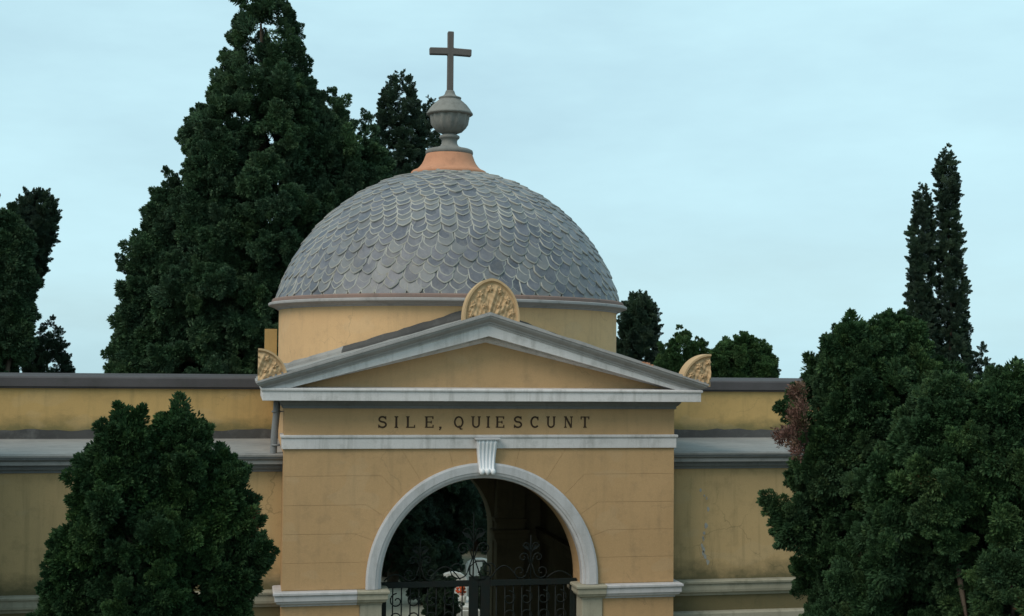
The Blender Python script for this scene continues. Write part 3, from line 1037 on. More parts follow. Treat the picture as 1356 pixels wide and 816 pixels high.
# ------------------------------------------------------------------ wrought-iron gate
GY = 0.34
ig = empty('iron_gate', (0, GY, 0), 'dark green wrought-iron gate with scrollwork crest in the arched entrance', 'gate')
ZR = 3.02
mb = MB()
mb.box(-1.53, 1.53, GY - 0.03, GY + 0.03, ZR - 0.045, ZR + 0.045)
mb.build('top_rail', 'iron', ig, bevel=0.005)
for z in (2.30, 1.0, 0.12):
    mb = MB()
    mb.box(-1.53, 1.53, GY - 0.022, GY + 0.022, z - 0.03, z + 0.03)
    mb.build('rail', 'iron', ig, bevel=0.004)
for x, w in ((-1.47, 0.04), (1.47, 0.04), (-0.09, 0.07), (0.09, 0.07)):
    mb = MB()
    mb.box(x - w, x + w, GY - 0.035, GY + 0.035, 0.02, ZR + (0.1 if abs(x) < 1 else 0))
    mb.build('stile', 'iron', ig, bevel=0.005)
bars = [-1.33 + 0.133 * i for i in range(9)] + [1.33 - 0.133 * i for i in range(9)]
for x in bars:
    if abs(x) < 0.2: continue
    mb = MB()
    mb.tube([(x, GY, 0.05), (x, GY, ZR)], 0.011, 6)
    mb.build('bar', 'iron', ig)
def spiral(cx_, cz, r0, turns, a0, sgn, tail=None, n_=34):
    pts = []
    for i in range(n_ + 1):
        t = i / n_
        q = r0 * (1 - 0.82 * t)
        a = a0 + sgn * turns * 2 * math.pi * t
        pts.append((cx_ + q * math.cos(a), GY - 0.012, cz + q * math.sin(a)))
    if tail: pts = [(tail[0], GY - 0.012, tail[1])] + pts
    return pts
def scroll(pts, r_=0.013, name='scroll'):
    mb = MB()
    mb.tube(pts, r_ * 0.8, 6)
    return mb.build(name, 'iron', ig)
# rows of C-scrolls between the rails
for x0 in (-1.27, -1.0, -0.73, -0.46, 0.46, 0.73, 1.0, 1.27):
    s = 1 if x0 < 0 else -1
    scroll(spiral(x0, 2.78, 0.115, 1.2, R(90), s))
    scroll(spiral(x0, 2.52, 0.115, 1.2, R(-90), -s))
# crest above the rail: a tall one in the middle and one on each side
def crest(cx_, h, k):
    scroll([(cx_, GY - 0.01, ZR), (cx_, GY - 0.01, ZR + h * 0.8), (cx_, GY - 0.01, ZR + h)], 0.015, 'spike')
    for s in (-1, 1):
        scroll(spiral(cx_ + s * 0.19 * k, ZR + 0.15 * k + 0.03, 0.13 * k, 1.3, R(90 - s * 90) + math.pi, s, (cx_ + s * 0.01, ZR + 0.32 * k)))
        scroll(spiral(cx_ + s * 0.13 * k, ZR + 0.42 * k, 0.085 * k, 1.2, R(90 - s * 90) + math.pi, -s, (cx_ + s * 0.01, ZR + 0.30 * k)))
        scroll(spiral(cx_ + s * 0.09 * k, ZR + 0.62 * k, 0.06 * k, 1.1, R(90 - s * 90) + math.pi, -s, (cx_, ZR + 0.52 * k)), 0.011)
        # leaf
        mb = MB()
        lv = [(cx_ + s * q * k, GY - 0.02 - 0.015 * math.sin(q * 12), ZR + z * k) for q, z in ((0.01, 0.50), (0.05, 0.55), (0.10, 0.57), (0.16, 0.64), (0.10, 0.62), (0.05, 0.60))]
        lv2 = [(x, y + 0.014, z) for x, y, z in lv]
        mb.add(lv + lv2, [(0, 1, 2, 3, 4, 5), (11, 10, 9, 8, 7, 6)] + [(i, i + 6, (i + 1) % 6 + 6, (i + 1) % 6) for i in range(6)])
        mb.build('iron_leaf', 'iron', ig)
crest(-0.10, 1.08, 1.25)
crest(-0.92, 0.70, 0.85)
crest(0.80, 0.72, 0.90)
# long S-curves tying the crests together
for xa, xb in ((-0.78, -0.30), (0.60, 0.16), (1.05, 1.46), (-1.12, -1.47)):
    pts = []
    for i in range(15):
        t = i / 14
        pts.append((xa + (xb - xa) * t, GY - 0.012, ZR + 0.06 + 0.20 * math.sin(t * math.pi) * (1 if abs(xb) < 1 else 0.5)))
    scroll(pts, 0.014, 'brace')
mb = MB()
ring_pts = [(0.0 + 0.17 * math.cos(R(22.5 + 45 * i)), GY - 0.03, ZR + 0.20 + 0.15 * math.sin(R(22.5 + 45 * i))) for i in range(9)]
mb.tube(ring_pts, 0.014, 6)
mb.build('octagon_ring', 'iron', ig)

# ------------------------------------------------------------------ graves beyond the arch
def grave(x, y, ww, hh, label, rot=0.0, red=True):
    gr = empty('grave', (x, y, 0), label, 'grave', 'graves seen through the gateway')
    mb = MB()
    mb.box(x - ww / 2, x + ww / 2, y - 0.9, y + 0.9, 0.0, 0.30)
    mb.box(x - ww / 2 + .06, x + ww / 2 - .06, y - 0.84, y + 0.84, 0.302, 0.38)
    mb.build('slab', 'marble', gr, bevel=0.02)
    mb = MB()
    pts = [(x - ww / 2.4, 0.38), (x + ww / 2.4, 0.38), (x + ww / 2.4, hh * 0.75)] + [(x + ww / 2.4 * math.cos(q), hh * 0.75 + hh * 0.25 * math.sin(q)) for q in np.linspace(0.2, math.pi - 0.2, 8)] + [(x - ww / 2.4, hh * 0.75)]
    mb.prism_xz(pts, y + 0.62, y + 0.80)
    mb.build('headstone', 'marble', gr, bevel=0.015)
    mb = MB()
    mb.lathe([(0.0, 0.381), (0.07, 0.381), (0.10, 0.55), (0.09, 0.56), (0.0, 0.56)], x + 0.1, y - 0.3, 14)
    mb.build('vase', 'marble', gr)
    mb = MB()
    for k in range(14):
        a = random.uniform(0, 6.28); q = random.uniform(0, 0.15)
        cxx, cyy, czz = x + 0.1 + q * math.cos(a), y - 0.3 + q * math.sin(a), 0.60 + random.uniform(0, 0.16)
        mb.tube([(x + 0.1, y - 0.3, 0.5), (cxx, cyy, czz)], 0.006, 4)
        mb.lathe([(0.0, czz - 0.03), (0.045, czz), (0.04, czz + 0.03), (0.0, czz + 0.04)], cxx, cyy, 7)
    mb.build('flowers', 'petal', gr)
grave(2.9, 16.2, 0.95, 0.95, 'white marble grave with red flowers right of the gate crest, seen through the arch')
grave(1.75, 13.6, 0.9, 1.0, 'pale marble grave just behind the middle of the iron gate')
grave(-0.55, 19.0, 1.0, 1.3, 'white marble grave at the left edge of the archway')
grave(2.2, 26.5, 1.0, 1.1, 'distant white headstone beyond the archway centre')

# ------------------------------------------------------------------ trees
def leaf_mesh(name, C, S, D, n_per, leaf, parent, mat, elong=1.5, aspect=0.42, tints=None, spread=1.0, extra=None, parent_c=None):
    """C clump centres (k,3), S clump radii (k,), D clump directions (k,3): small folded leaf faces.
    extra = (positions, size): larger inner leaf faces of the dense heart of the crown."""
    k = len(C)
    idx = np.repeat(np.arange(k), n_per)
    N = len(idx)
    d = rng.normal(size=(N, 3))
    d /= np.linalg.norm(d, axis=1)[:, None]
    rad = rng.uniform(0.1, 1.0, N) ** 0.65
    Dd = D[idx]
    loc = d * rad[:, None]
    along = np.sum(loc * Dd, axis=1)
    loc = loc + Dd * (along * (elong - 1.0))[:, None]
    base = C[idx] + loc * S[idx][:, None]
    ax = d * 0.7 * spread + Dd * 0.7 + rng.normal(size=(N, 3)) * 0.45
    ln = leaf * rng.uniform(0.6, 1.35, N)
    pc = C if parent_c is None else parent_c
    nrm = base - pc[idx]
    nrm /= (np.linalg.norm(nrm, axis=1)[:, None] + 1e-9)
    nrm = nrm * 0.7 + d * 0.3 + rng.normal(size=(N, 3)) * 0.55
    ct = rng.uniform(0, 1, k) if tints is None else tints
    tint = np.clip(ct[idx] * 0.75 + rng.uniform(0, 0.3, N), 0, 1)
    if extra is not None:
        ep, es, nh = extra      # positions, sizes, how many belong to the heart
        n2 = len(ep)
        base = np.concatenate([base, ep])
        ax = np.concatenate([ax, rng.normal(size=(n2, 3))])
        nrm = np.concatenate([nrm, rng.normal(size=(n2, 3))])
        ln = np.concatenate([ln, es * rng.uniform(0.7, 1.3, n2)])
        tint = np.concatenate([tint, rng.uniform(0, 0.7, n2)])
        N += n2
    ax[:, 2] += 0.15
    ax /= np.linalg.norm(ax, axis=1)[:, None]
    nrm /= (np.linalg.norm(nrm, axis=1)[:, None] + 1e-9)
    ax = ax - nrm * (np.sum(ax * nrm, axis=1) * 0.75)[:, None]
    ax /= (np.linalg.norm(ax, axis=1)[:, None] + 1e-9)
    sd = np.cross(ax, nrm)
    sd /= (np.linalg.norm(sd, axis=1)[:, None] + 1e-9)
    wd = ln * aspect
    if extra is not None:
        wd[-n2:] = ln[-n2:] * 0.62
        wd[N - n2:N - n2 + nh] = ln[N - n2:N - n2 + nh] * 0.7
    v = np.empty((N, 4, 3), np.float32)
    nn = np.cross(ax, sd)
    v[:, 0] = base
    v[:, 1] = base + ax * (ln * 0.5)[:, None] + sd * (wd * 0.5)[:, None] + nn * (wd * 0.18)[:, None]
    v[:, 2] = base + ax * ln[:, None]
    v[:, 3] = base + ax * (ln * 0.55)[:, None] - sd * (wd * 0.5)[:, None] + nn * (wd * 0.18)[:, None]
    v -= np.array(world_loc(parent), np.float32)
    me = bpy.data.meshes.new(name)
    me.vertices.add(N * 4)
    me.vertices.foreach_set('co', v.ravel())
    me.loops.add(N * 4)
    me.loops.foreach_set('vertex_index', np.arange(N * 4, dtype=np.int32))
    me.polygons.add(N)
    me.polygons.foreach_set('loop_start', np.arange(0, N * 4, 4, dtype=np.int32))
    a_ = me.attributes.new('tint', 'FLOAT', 'POINT')
    a_.data.foreach_set('value', np.repeat(tint, 4).astype(np.float32))
    me.materials.append(M[mat])
    me.update()
    me.validate()
    o = bpy.data.objects.new(name, me)
    COL.objects.link(o)
    o.parent = parent
    return o

def plume_mesh(name, mat, seed):
    """one tuft of conifer foliage: a plume along +Z, unit length, of some hundreds of small scale leaves"""
    g_ = np.random.default_rng(seed)
    N = 430
    t = g_.uniform(0.0, 1.0, N) ** 0.85
    a = g_.uniform(0, 2 * np.pi, N)
    prof_ = 0.30 * np.sin(np.pi * np.clip(t * 0.92 + 0.08, 0, 1) ** 0.75) + 0.02
    lob = 1 + 0.30 * np.sin(3 * a + 7 * t + seed) + 0.2 * np.sin(5 * a - 11 * t)
    q = prof_ * lob * g_.uniform(0.25, 1.0, N) ** 0.6
    base = np.stack([q * np.cos(a), q * np.sin(a), t * 0.90], 1)
    ax = np.stack([np.cos(a) * 0.75, np.sin(a) * 0.75, np.full(N, 0.85)], 1) + g_.normal(size=(N, 3)) * 0.30
    ax /= np.linalg.norm(ax, axis=1)[:, None]
    nr = np.stack([np.cos(a), np.sin(a), np.full(N, 0.35)], 1) + g_.normal(size=(N, 3)) * 0.5
    sd = np.cross(ax, nr)
    sd /= np.linalg.norm(sd, axis=1)[:, None]
    ln = 0.16 * g_.uniform(0.6, 1.3, N)
    wd = ln * 0.42
    nn = np.cross(ax, sd)
    v = np.empty((N, 4, 3), np.float32)
    v[:, 0] = base
    v[:, 1] = base + ax * (ln * 0.5)[:, None] + sd * (wd * 0.5)[:, None] + nn * (wd * 0.2)[:, None]
    v[:, 2] = base + ax * ln[:, None]
    v[:, 3] = base + ax * (ln * 0.55)[:, None] - sd * (wd * 0.5)[:, None] + nn * (wd * 0.2)[:, None]
    me = bpy.data.meshes.new(name)
    me.from_pydata(v.reshape(-1, 3).tolist(), [], [(4 * i, 4 * i + 1, 4 * i + 2, 4 * i + 3) for i in range(N)])
    at_ = me.attributes.new('tint', 'FLOAT', 'POINT')
    at_.data.foreach_set('value', np.repeat(g_.uniform(0, 1, N), 4).astype(np.float32))
    me.materials.append(M[mat])
    return me

TUFTS = {}
def tuft_group(mat):
    """node group that sets one of three plumes of this foliage on every point"""
    if mat in TUFTS: return TUFTS[mat]
    ng = bpy.data.node_groups.new('tufts_' + mat, 'GeometryNodeTree')
    ng.interface.new_socket('Geometry', in_out='INPUT', socket_type='NodeSocketGeometry')
    ng.interface.new_socket('Geometry', in_out='OUTPUT', socket_type='NodeSocketGeometry')
    gi = ng.nodes.new('NodeGroupInput'); go = ng.nodes.new('NodeGroupOutput')
    jn = ng.nodes.new('GeometryNodeJoinGeometry')
    def named(nm, tp):
        x = ng.nodes.new('GeometryNodeInputNamedAttribute')
        x.data_type = tp
        x.inputs['Name'].default_value = nm
        return x.outputs['Attribute']
    rot, scl, var = named('rot', 'FLOAT_VECTOR'), named('scl', 'FLOAT_VECTOR'), named('var', 'INT')
    for v in range(3):
        src = bpy.data.objects.new('tuft', plume_mesh('tuft', mat, 31 + v * 7))
        oi_ = ng.nodes.new('GeometryNodeObjectInfo')
        oi_.inputs['Object'].default_value = src
        cmp_ = ng.nodes.new('FunctionNodeCompare')
        cmp_.data_type = 'INT'
        cmp_.operation = 'EQUAL'
        cmp_.inputs[3].default_value = v
        ng.links.new(var, cmp_.inputs[2])
        ip = ng.nodes.new('GeometryNodeInstanceOnPoints')
        ng.links.new(gi.outputs[0], ip.inputs['Points'])
        ng.links.new(cmp_.outputs[0], ip.inputs['Selection'])
        ng.links.new(oi_.outputs['Geometry'], ip.inputs['Instance'])
        ng.links.new(rot, ip.inputs['Rotation'])
        ng.links.new(scl, ip.inputs['Scale'])
        ng.links.new(ip.outputs[0], jn.inputs[0])
    ng.links.new(jn.outputs[0], go.inputs[0])
    TUFTS[mat] = ng
    return ng

def tuft_cloud(name, P, Dr, Sc, tint, parent, mat, fat=1.0):
    """crown object: one plume per point P, pointing along Dr, of length Sc"""
    n_ = len(P)
    th = np.arccos(np.clip(Dr[:, 2], -1, 1)); az = np.arctan2(Dr[:, 1], Dr[:, 0]); ro = rng.uniform(0, 2 * np.pi, n_)
    ca, sa, ct_, st_, cr_, sr_ = np.cos(az), np.sin(az), np.cos(th), np.sin(th), np.cos(ro), np.sin(ro)
    m00 = ca * ct_ * cr_ - sa * sr_; m10 = sa * ct_ * cr_ + ca * sr_; m20 = -st_ * cr_
    m21 = st_ * sr_; m22 = ct_
    eul = np.stack([np.arctan2(m21, m22), np.arcsin(np.clip(-m20, -1, 1)), np.arctan2(m10, m00)], 1)
    me = bpy.data.meshes.new(name)
    me.vertices.add(n_)
    me.vertices.foreach_set('co', (P - np.array(world_loc(parent))).astype(np.float32).ravel())
    for nm, tp, arr in (('rot', 'FLOAT_VECTOR', eul), ('scl', 'FLOAT_VECTOR', np.stack([Sc * fat, Sc * fat, Sc], 1))):
        at_ = me.attributes.new(nm, tp, 'POINT')
        at_.data.foreach_set('vector', arr.astype(np.float32).ravel())
    at_ = me.attributes.new('tint', 'FLOAT', 'POINT')
    at_.data.foreach_set('value', tint.astype(np.float32))
    at_ = me.attributes.new('var', 'INT', 'POINT')
    at_.data.foreach_set('value', rng.integers(0, 3, n_).astype(np.int32))
    me.materials.append(M[mat])
    me.update()
    o = bpy.data.objects.new(name, me)
    COL.objects.link(o)
    o.parent = parent
    tag(o, kind='stuff')
    md = o.modifiers.new('tufts', 'NODES')
    md.node_group = tuft_group(mat)
    return o

def tree(name, label, cat, base, leaders, mat, clump, n_clump, group=None, trunk_r=0.2, up_bias=0.6, rough=0.16, sub=10, limbs=10, heart=1.0, fat=1.0, ln=0.95, jit=(0.74, 1.04)):
    """leaders: dict(x,y,z0,z1,prof=[(t,r)...], lean=(dx,dy), w=weight); clump = radius of a foliage clump"""
    root = empty(name, base, label, cat, group)
    Cs, Ss, Ds, Es, Ed = [], [], [], [], []
    wsum = sum(l.get('w', 1.0) for l in leaders)
    for l in leaders:
        k = max(6, int(n_clump * l.get('w', 1.0) / wsum))
        tp = np.array([q[0] for q in l['prof']]); rp = np.array([q[1] for q in l['prof']])
        tt = np.linspace(0, 1, 200)
        wgt = np.interp(tt, tp, rp) + 0.12 * rp.max()
        cdf = np.cumsum(wgt); cdf /= cdf[-1]
        lean = l.get('lean', (0, 0))
        ph = rng.uniform(0, 6.28, 4)
        def bumpy(a, t):
            return 1 + rough * (np.sin(a * 3 + t * 9 + ph[0]) + np.sin(a * 5 - t * 17 + ph[1]) + 0.8 * np.sin(a * 2 + t * 31 + ph[2])) / 1.6
        t = np.interp((np.arange(k) + rng.uniform(0, 1, k)) / k, cdf, tt)
        a = np.arange(k) * 2.39996 + rng.normal(size=k) * 0.5
        r_ = np.interp(t, tp, rp)
        q = r_ * bumpy(a, t) * rng.uniform(jit[0], jit[1], k)
        z = l['z0'] + t * (l['z1'] - l['z0'])
        Cs.append(np.stack([l['x'] + lean[0] * t + q * np.cos(a), l['y'] + lean[1] * t + q * np.sin(a), z], 1))
        Ss.append(clump * rng.uniform(0.6, 1.35, k) * np.clip(r_ / (0.45 * rp.max()), 0.5, 1.0))
        dd = np.stack([np.cos(a), np.sin(a), np.full(k, up_bias) + rng.normal(size=k) * 0.2], 1)
        dd[:, 2] += np.clip((t - 0.8) / 0.2, 0, 1) * 2
        dd += rng.normal(size=(k, 3)) * 0.15
        dd /= np.linalg.norm(dd, axis=1)[:, None]
        Ds.append(dd)
        # dense heart of the crown
        ke = int(k * heart) + 4
        w2 = np.interp(tt, tp, rp) ** 1.5; c2 = np.cumsum(w2); c2 /= c2[-1]
        t = np.interp(rng.uniform(0, 1, ke), c2, tt) * 0.95
        a = rng.uniform(0, 2 * np.pi, ke)
        q = np.interp(t, tp, rp) * bumpy(a, t) * np.sqrt(rng.uniform(0.05, 1, ke)) * 0.72
        Es.append(np.stack([l['x'] + lean[0] * t + q * np.cos(a), l['y'] + lean[1] * t + q * np.sin(a), l['z0'] + t * (l['z1'] - l['z0'])], 1))
        d3 = rng.normal(size=(ke, 3)) + np.array([0, 0, 0.6]); d3 /= np.linalg.norm(d3, axis=1)[:, None]
        Ed.append(d3)
    C, S, D = np.concatenate(Cs), np.concatenate(Ss), np.concatenate(Ds)
    E_, Ed_ = np.concatenate(Es), np.concatenate(Ed)
    # plumes radiate from the middle of every clump
    idx = np.repeat(np.arange(len(C)), sub)
    off = rng.normal(size=(len(idx), 3)); off /= np.linalg.norm(off, axis=1)[:, None]
    d2 = off * 0.85 + D[idx] * 0.75
    d2 /= np.linalg.norm(d2, axis=1)[:, None]
    P2 = C[idx] - D[idx] * (S[idx] * 0.30)[:, None] + off * (S[idx] * 0.16)[:, None]
    s2 = S[idx] * ln * rng.uniform(0.75, 1.25, len(idx))
    s2 = np.where(rng.uniform(0, 1, len(idx)) < (0.04 if up_bias < 1.5 else 0.0), s2 * 1.45, s2)      # stray shoots
    ctn = rng.uniform(0, 1, len(C)) ** 1.2
    t2 = np.clip(ctn[idx] * 0.7 + rng.uniform(0, 0.3, len(idx)), 0, 1)
    tuft_cloud('crown', np.concatenate([P2, E_]), np.concatenate([d2, Ed_]), np.concatenate([s2, np.full(len(E_), clump * 1.7)]),
               np.concatenate([t2, rng.uniform(0, 0.6, len(E_))]), root, mat, fat)
    # trunk and limbs
    mb = MB()
    bx, by, bz = base
    for li, l in enumerate(leaders):
        lean = l.get('lean', (0, 0))
        top = (l['x'] + lean[0] * .9, l['y'] + lean[1] * .9, l['z0'] + 0.86 * (l['z1'] - l['z0']))
        st = (bx, by, bz - 0.1) if li == 0 else (bx + (l['x'] - bx) * .15, by + 0.25 + (l['y'] - by) * .15, l['z0'] + 0.1)
        pts, rs = [], []
        for i in range(9):
            t = i / 8
            s_ = t ** 0.7
            pts.append((st[0] + (top[0] - st[0]) * s_ + 0.06 * math.sin(i * 2.1 + li), st[1] + (top[1] - st[1]) * s_ + 0.06 * math.cos(i * 1.7 + li), st[2] + (top[2] - st[2]) * t))
            rs.append(trunk_r * (1.0 if li == 0 else 0.45) * (1.25 if i == 0 else 1.0) * (1 - 0.95 * t) + 0.006)
        mb.tube(pts, rs, 9)
    mb.build('trunk', 'bark', root)
    for k in rng.choice(len(C), min(limbs, len(C)), replace=False):
        c_ = C[k] - D[k] * S[k] * 0.6
        l = min(leaders, key=lambda q: (q['x'] - c_[0]) ** 2 + (q['y'] - c_[1]) ** 2)
        lean = l.get('lean', (0, 0))
        zz = max(l['z0'] + 0.05, c_[2] - 0.5 * math.hypot(c_[0] - l['x'], c_[1] - l['y']))
        t = (zz - l['z0']) / (l['z1'] - l['z0'])
        p0 = (l['x'] + lean[0] * t, l['y'] + lean[1] * t, zz)
        pm = tuple((p0[i] * 0.45 + c_[i] * 0.55) - (0.08 if i == 2 else 0) for i in range(3))
        mb = MB()
        mb.tube([p0, pm, tuple(c_)], [trunk_r * 0.28 * (1 - 0.8 * t), trunk_r * 0.16 * (1 - 0.8 * t), 0.006], 6)
        mb.build('limb', 'bark', root)
    return root, C

CONE = [(0, .55), (.08, .85), (.2, 1), (.4, .86), (.6, .66), (.8, .40), (.93, .18), (1, .05)]
COLUMN = [(0, .5), (.1, .9), (.3, 1), (.6, .98), (.8, .90), (.9, .76), (.96, .52), (1, .18)]
ROUND = [(0, .45), (.15, .85), (.4, 1), (.65, .92), (.85, .62), (1, .15)]
def pr(base, r_): return [(t, q * r_) for t, q in base]

# near conifer, left
tree('conifer', 'dark green bushy conifer in front of the left wing', 'tree', (-4.62, -4.0, 0),
     [dict(x=-4.58, y=-4.0, z0=0.4, z1=5.45, prof=[(0, .4), (.2, .72), (.5, .82), (.66, .90), (.76, .84), (.86, .68), (.95, .46), (1, .2)], w=5),
      dict(x=-4.88, y=-4.25, z0=4.5, z1=5.72, prof=[(0, .2), (.5, .24), (.85, .16), (1, .05)], w=.6),
      dict(x=-4.32, y=-4.0, z0=4.3, z1=5.78, prof=[(0, .28), (.5, .32), (.85, .22), (1, .1)], w=.8),
      dict(x=-5.18, y=-4.2, z0=4.2, z1=5.38, prof=[(0, .12), (.5, .18), (.85, .12), (1, .05)], w=.4),
      dict(x=-5.42, y=-4.1, z0=3.5, z1=4.45, prof=[(0, .15), (.4, .22), (.75, .18), (1, .05)], w=.5),
      dict(x=-3.86, y=-4.1, z0=4.2, z1=5.30, prof=[(0, .12), (.4, .2), (.75, .18), (1, .06)], w=.5),
      dict(x=-3.72, y=-4.1, z0=3.4, z1=4.75, prof=[(0, .15), (.4, .22), (.75, .2), (1, .06)], w=.6)],
     'leaf_near', 0.22, 520, trunk_r=0.16, rough=0.40, limbs=8, jit=(0.66, 1.10))
# near trees, right
rb, rC = tree('conifer', 'tall dense green conifer with a purple-brown dead branch, right of the gatehouse', 'tree', (4.85, -2.8, 0),
     [dict(x=4.85, y=-3.0, z0=0.6, z1=6.80, prof=[(0, .5), (.2, .8), (.4, .90), (.55, 1.06), (.70, 1.10), (.84, .92), (.94, .74), (1, .45)], w=5),
      dict(x=4.36, y=-3.2, z0=5.3, z1=6.90, prof=[(0, .2), (.5, .3), (.85, .24), (1, .1)], w=.8),
      dict(x=4.78, y=-3.1, z0=5.5, z1=6.92, prof=[(0, .2), (.5, .3), (.85, .24), (1, .1)], w=.7),
      dict(x=5.22, y=-3.0, z0=5.5, z1=7.08, prof=[(0, .3), (.5, .34), (.85, .26), (1, .1)], w=.8),
      dict(x=5.75, y=-3.0, z0=4.6, z1=6.45, prof=[(0, .3), (.5, .45), (.85, .3), (1, .1)], w=.8),
      dict(x=4.12, y=-3.3, z0=4.6, z1=5.6, prof=[(0, .1), (.4, .2), (.75, .18), (1, .06)], w=.4),
      dict(x=3.66, y=-3.2, z0=4.10, z1=4.36, prof=[(0, .05), (.5, .12), (1, .03)], w=.15)],
     'leaf_right', 0.22, 700, trunk_r=0.18, rough=0.20, limbs=8, jit=(0.72, 1.02))
tree('conifer', 'broad dark green conifer at the right edge of the photo, nearest the camera', 'tree', (4.8, -6.3, 0),
     [dict(x=4.80, y=-6.4, z0=0.4, z1=6.25, prof=[(0, .8), (.2, 1.2), (.45, 1.6), (.65, 1.55), (.80, 1.30), (.92, .95), (1, .5)], w=5),
      dict(x=3.75, y=-6.2, z0=4.0, z1=5.7, prof=[(0, .25), (.4, .4), (.75, .32), (1, .08)], w=.9),
      dict(x=3.95, y=-6.6, z0=4.9, z1=6.22, prof=[(0, .3), (.5, .36), (.85, .26), (1, .1)], w=.8),
      dict(x=4.55, y=-6.9, z0=4.9, z1=6.32, prof=[(0, .3), (.5, .4), (.85, .28), (1, .1)], w=.8)],
     'leaf_right', 0.22, 860, trunk_r=0.2, rough=0.30, limbs=8, jit=(0.70, 1.06))
# dead reddish branch of the right conifer
kdb = 22
cc = np.stack([np.concatenate([rng.normal(3.58, 0.05, 14), rng.normal(3.46, 0.10, 8)]), rng.normal(-3.4, 0.10, kdb), np.concatenate([rng.uniform(5.50, 6.10, 14), rng.uniform(5.25, 5.52, 8)])], 1)
dd = np.tile(np.array([[-0.5, 0, 0.85]]), (kdb, 1))
db = leaf_mesh('dead_foliage', cc, np.full(kdb, 0.085), dd, 150, 0.045, rb, 'leaf_dead')
db['label'] = 'purple-brown withered twigs'
mb = MB()
mb.tube([(4.3, -3.1, 5.0), (3.8, -3.25, 5.35), (3.62, -3.3, 6.05)], [0.03, 0.02, 0.006], 6)
mb.tube([(3.8, -3.25, 5.35), (3.45, -3.3, 5.35)], [0.016, 0.005], 6)
mb.build('dead_branch', 'bark', rb)

# big pyramidal cypress behind the left wing
tree('cypress_tree', 'huge dark pyramidal cypress with several tops behind the left side of the dome', 'tree', (-3.3, 14.5, 0),
     [dict(x=-3.30, y=14.5, z0=1.2, z1=17.3, prof=[(0, 2.0), (.15, 2.7), (.32, 2.8), (.5, 2.35), (.62, 1.85), (.72, 1.35), (.82, .95), (.90, .70), (1, .25)], w=6),
      dict(x=-1.65, y=14.2, z0=5.5, z1=13.4, prof=[(0, .8), (.3, 1.1), (.6, .95), (.82, .6), (1, .15)], w=1.5),
      dict(x=-0.55, y=14.6, z0=5.0, z1=12.8, prof=[(0, .9), (.3, 1.05), (.6, .85), (.85, .45), (1, .1)], w=1.3),
      dict(x=-5.55, y=14.2, z0=5.0, z1=11.3, prof=[(0, .7), (.3, .75), (.6, .55), (.85, .25), (1, .06)], w=1.3),
      dict(x=-6.05, y=14.3, z0=2.2, z1=9.9, prof=[(0, .6), (.3, .7), (.55, .65), (.85, .25), (1, .06)], w=1.5),
      dict(x=-4.45, y=13.6, z0=6.5, z1=13.1, prof=[(0, .7), (.3, .85), (.6, .6), (.85, .3), (1, .08)], w=1.0)],
     'leaf_big', 0.38, 1400, trunk_r=0.45, rough=0.24, limbs=10)
CYG = 'cypress trees beyond the cemetery buildings'
def column_tree(label, x, y, z1, r_, n_c, z0=0.5, lean=(0, 0), prof=COLUMN, mat='leaf_column', clump=0.14, rough=0.035):
    return tree('cypress_tree', label, 'tree', (x, y, 0), [dict(x=x, y=y, z0=z0, z1=z1, prof=pr(prof, r_), lean=lean)], mat, clump, n_c,
                group=CYG, trunk_r=0.14, up_bias=3.2, rough=rough, limbs=3, sub=7, ln=1.45, fat=0.66, jit=(0.90, 1.0), heart=1.0)
column_tree('smooth columnar cypress rising behind the left shoulder of the dome', 0.60, 18.0, 14.75, 0.80, 1200)
column_tree('thin cypress tip half hidden behind the stone urn', 2.05, 22.0, 14.9, 0.44, 560)
column_tree('tallest slim cypress of the pair far right', 18.16, 18.0, 13.3, 0.54, 700, lean=(-0.40, 0), prof=[(0, .8), (.2, 1), (.4, .95), (.6, .78), (.75, .62), (.82, .44), (.90, .52), (.96, .44), (1, .15)])
column_tree('shorter slim cypress of the pair far right', 16.86, 18.2, 12.15, 0.53, 680, lean=(0.22, 0), prof=[(0, .8), (.2, 1), (.4, .92), (.6, .76), (.75, .62), (.88, .56), (.95, .42), (1, .15)])
column_tree('small brownish cypress tip right of the tall pair', 18.95, 18.0, 7.1, 0.26, 80, z0=1.0)
column_tree('dark upright cypress just right of the dome', 9.95, 25.0, 8.95, 0.66, 360, clump=0.22)
BTG = 'bushy trees beyond the right wing'
tree('bushy_tree', 'green bushy tree between the dome and the right acroterion', 'tree', (10.3, 22.0, 0),
     [dict(x=10.45, y=22.0, z0=1.5, z1=7.65, prof=pr(ROUND, .72), w=2), dict(x=11.15, y=22.2, z0=3.0, z1=7.35, prof=pr(ROUND, .45), w=1), dict(x=9.85, y=21.9, z0=2.5, z1=7.0, prof=pr(ROUND, .5), w=1)],
     'leaf_broad', 0.28, 260, group=BTG, trunk_r=0.18, limbs=8)
tree('bushy_tree', 'round-headed dark tree above the right wing parapet', 'tree', (12.6, 22.5, 0),
     [dict(x=12.75, y=22.5, z0=4.0, z1=7.48, prof=pr(ROUND, .90), w=2.2), dict(x=13.45, y=22.5, z0=4.9, z1=7.15, prof=pr(ROUND, .42), w=.8), dict(x=12.0, y=22.4, z0=3.6, z1=7.1, prof=pr(ROUND, .55), w=1)],
     'leaf_broad', 0.28, 260, group=BTG, trunk_r=0.2, limbs=8)
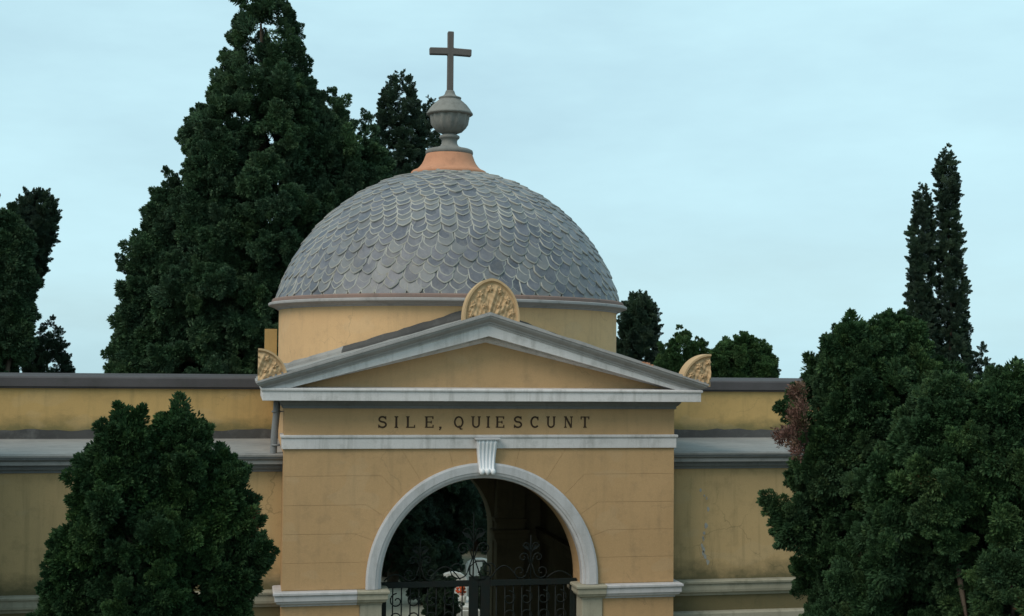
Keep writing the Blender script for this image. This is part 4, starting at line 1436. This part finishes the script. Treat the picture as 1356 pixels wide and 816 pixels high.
# dark trees standing beyond the rear arch
DTG = 'dark trees seen through the gateway'
for x, y, r_, z1, lb in ((0.75, 20.0, 1.0, 8.5, 'dark tree filling the left of the archway view'), (2.35, 21.5, 1.05, 8.0, 'dark tree filling the middle of the archway view'), (4.2, 25.0, 1.5, 8.0, 'dark tree farthest back beyond the archway')):
    tree('evergreen_tree', lb, 'tree', (x, y, 0), [dict(x=x, y=y, z0=0.2, z1=z1, prof=pr(COLUMN, r_))], 'leaf_column', 0.36, 170, group=DTG, trunk_r=0.2, limbs=5)
SHG = 'low shrubs between the graves'
for x, y, r_, h, lb in ((1.05, 15.2, 0.42, 1.9, 'low dark shrub behind the left leaf of the iron gate'), (1.95, 17.6, 0.5, 1.3, 'low dark shrub between the two nearer graves'),
                        (1.1, 11.8, 0.36, 1.3, 'low dark shrub close behind the left of the iron gate'), (2.55, 13.2, 0.4, 1.3, 'low dark shrub behind the middle of the iron gate')):
    tree('shrub', lb, 'shrub', (x, y, 0), [dict(x=x, y=y, z0=0.1, z1=h, prof=pr(ROUND, r_))], 'leaf_column', 0.16, 50, group=SHG, trunk_r=0.04, limbs=3)
# far left
tree('cypress_tree', 'green cypress cut by the left edge of the photo', 'tree', (-10.3, 14.0, 0),
     [dict(x=-9.95, y=14.0, z0=1.0, z1=11.9, prof=pr(CONE, .95), w=2), dict(x=-9.15, y=13.9, z0=6.5, z1=10.2, prof=pr(CONE, .3), w=.5)],
     'leaf_big', 0.34, 330, group=CYG, trunk_r=0.25)
column_tree('leaning blue-grey cypress overlapping the tree at the left edge', -9.45, 16.0, 10.75, 0.52, 300, z0=6.9, lean=(0.55, 0), prof=[(0, .1), (.25, .4), (.45, .85), (.7, 1.0), (.88, .8), (1, .25)])
column_tree('small pointed cypress above the left wing parapet', -8.50, 15.5, 7.45, 0.72, 420, prof=[(0, .8), (.4, 1), (.7, .85), (.85, .6), (.95, .3), (1, .08)])

# unseen conifer, added just out of frame to shade the left wing
tree('conifer', 'unseen dark conifer added beyond the left edge to shade the left wing', 'tree', (-9.4, -1.0, 0),
     [dict(x=-9.4, y=-1.0, z0=0.4, z1=8.4, prof=pr(ROUND, 1.8))], 'leaf_near', 0.32, 260, trunk_r=0.2, limbs=6)
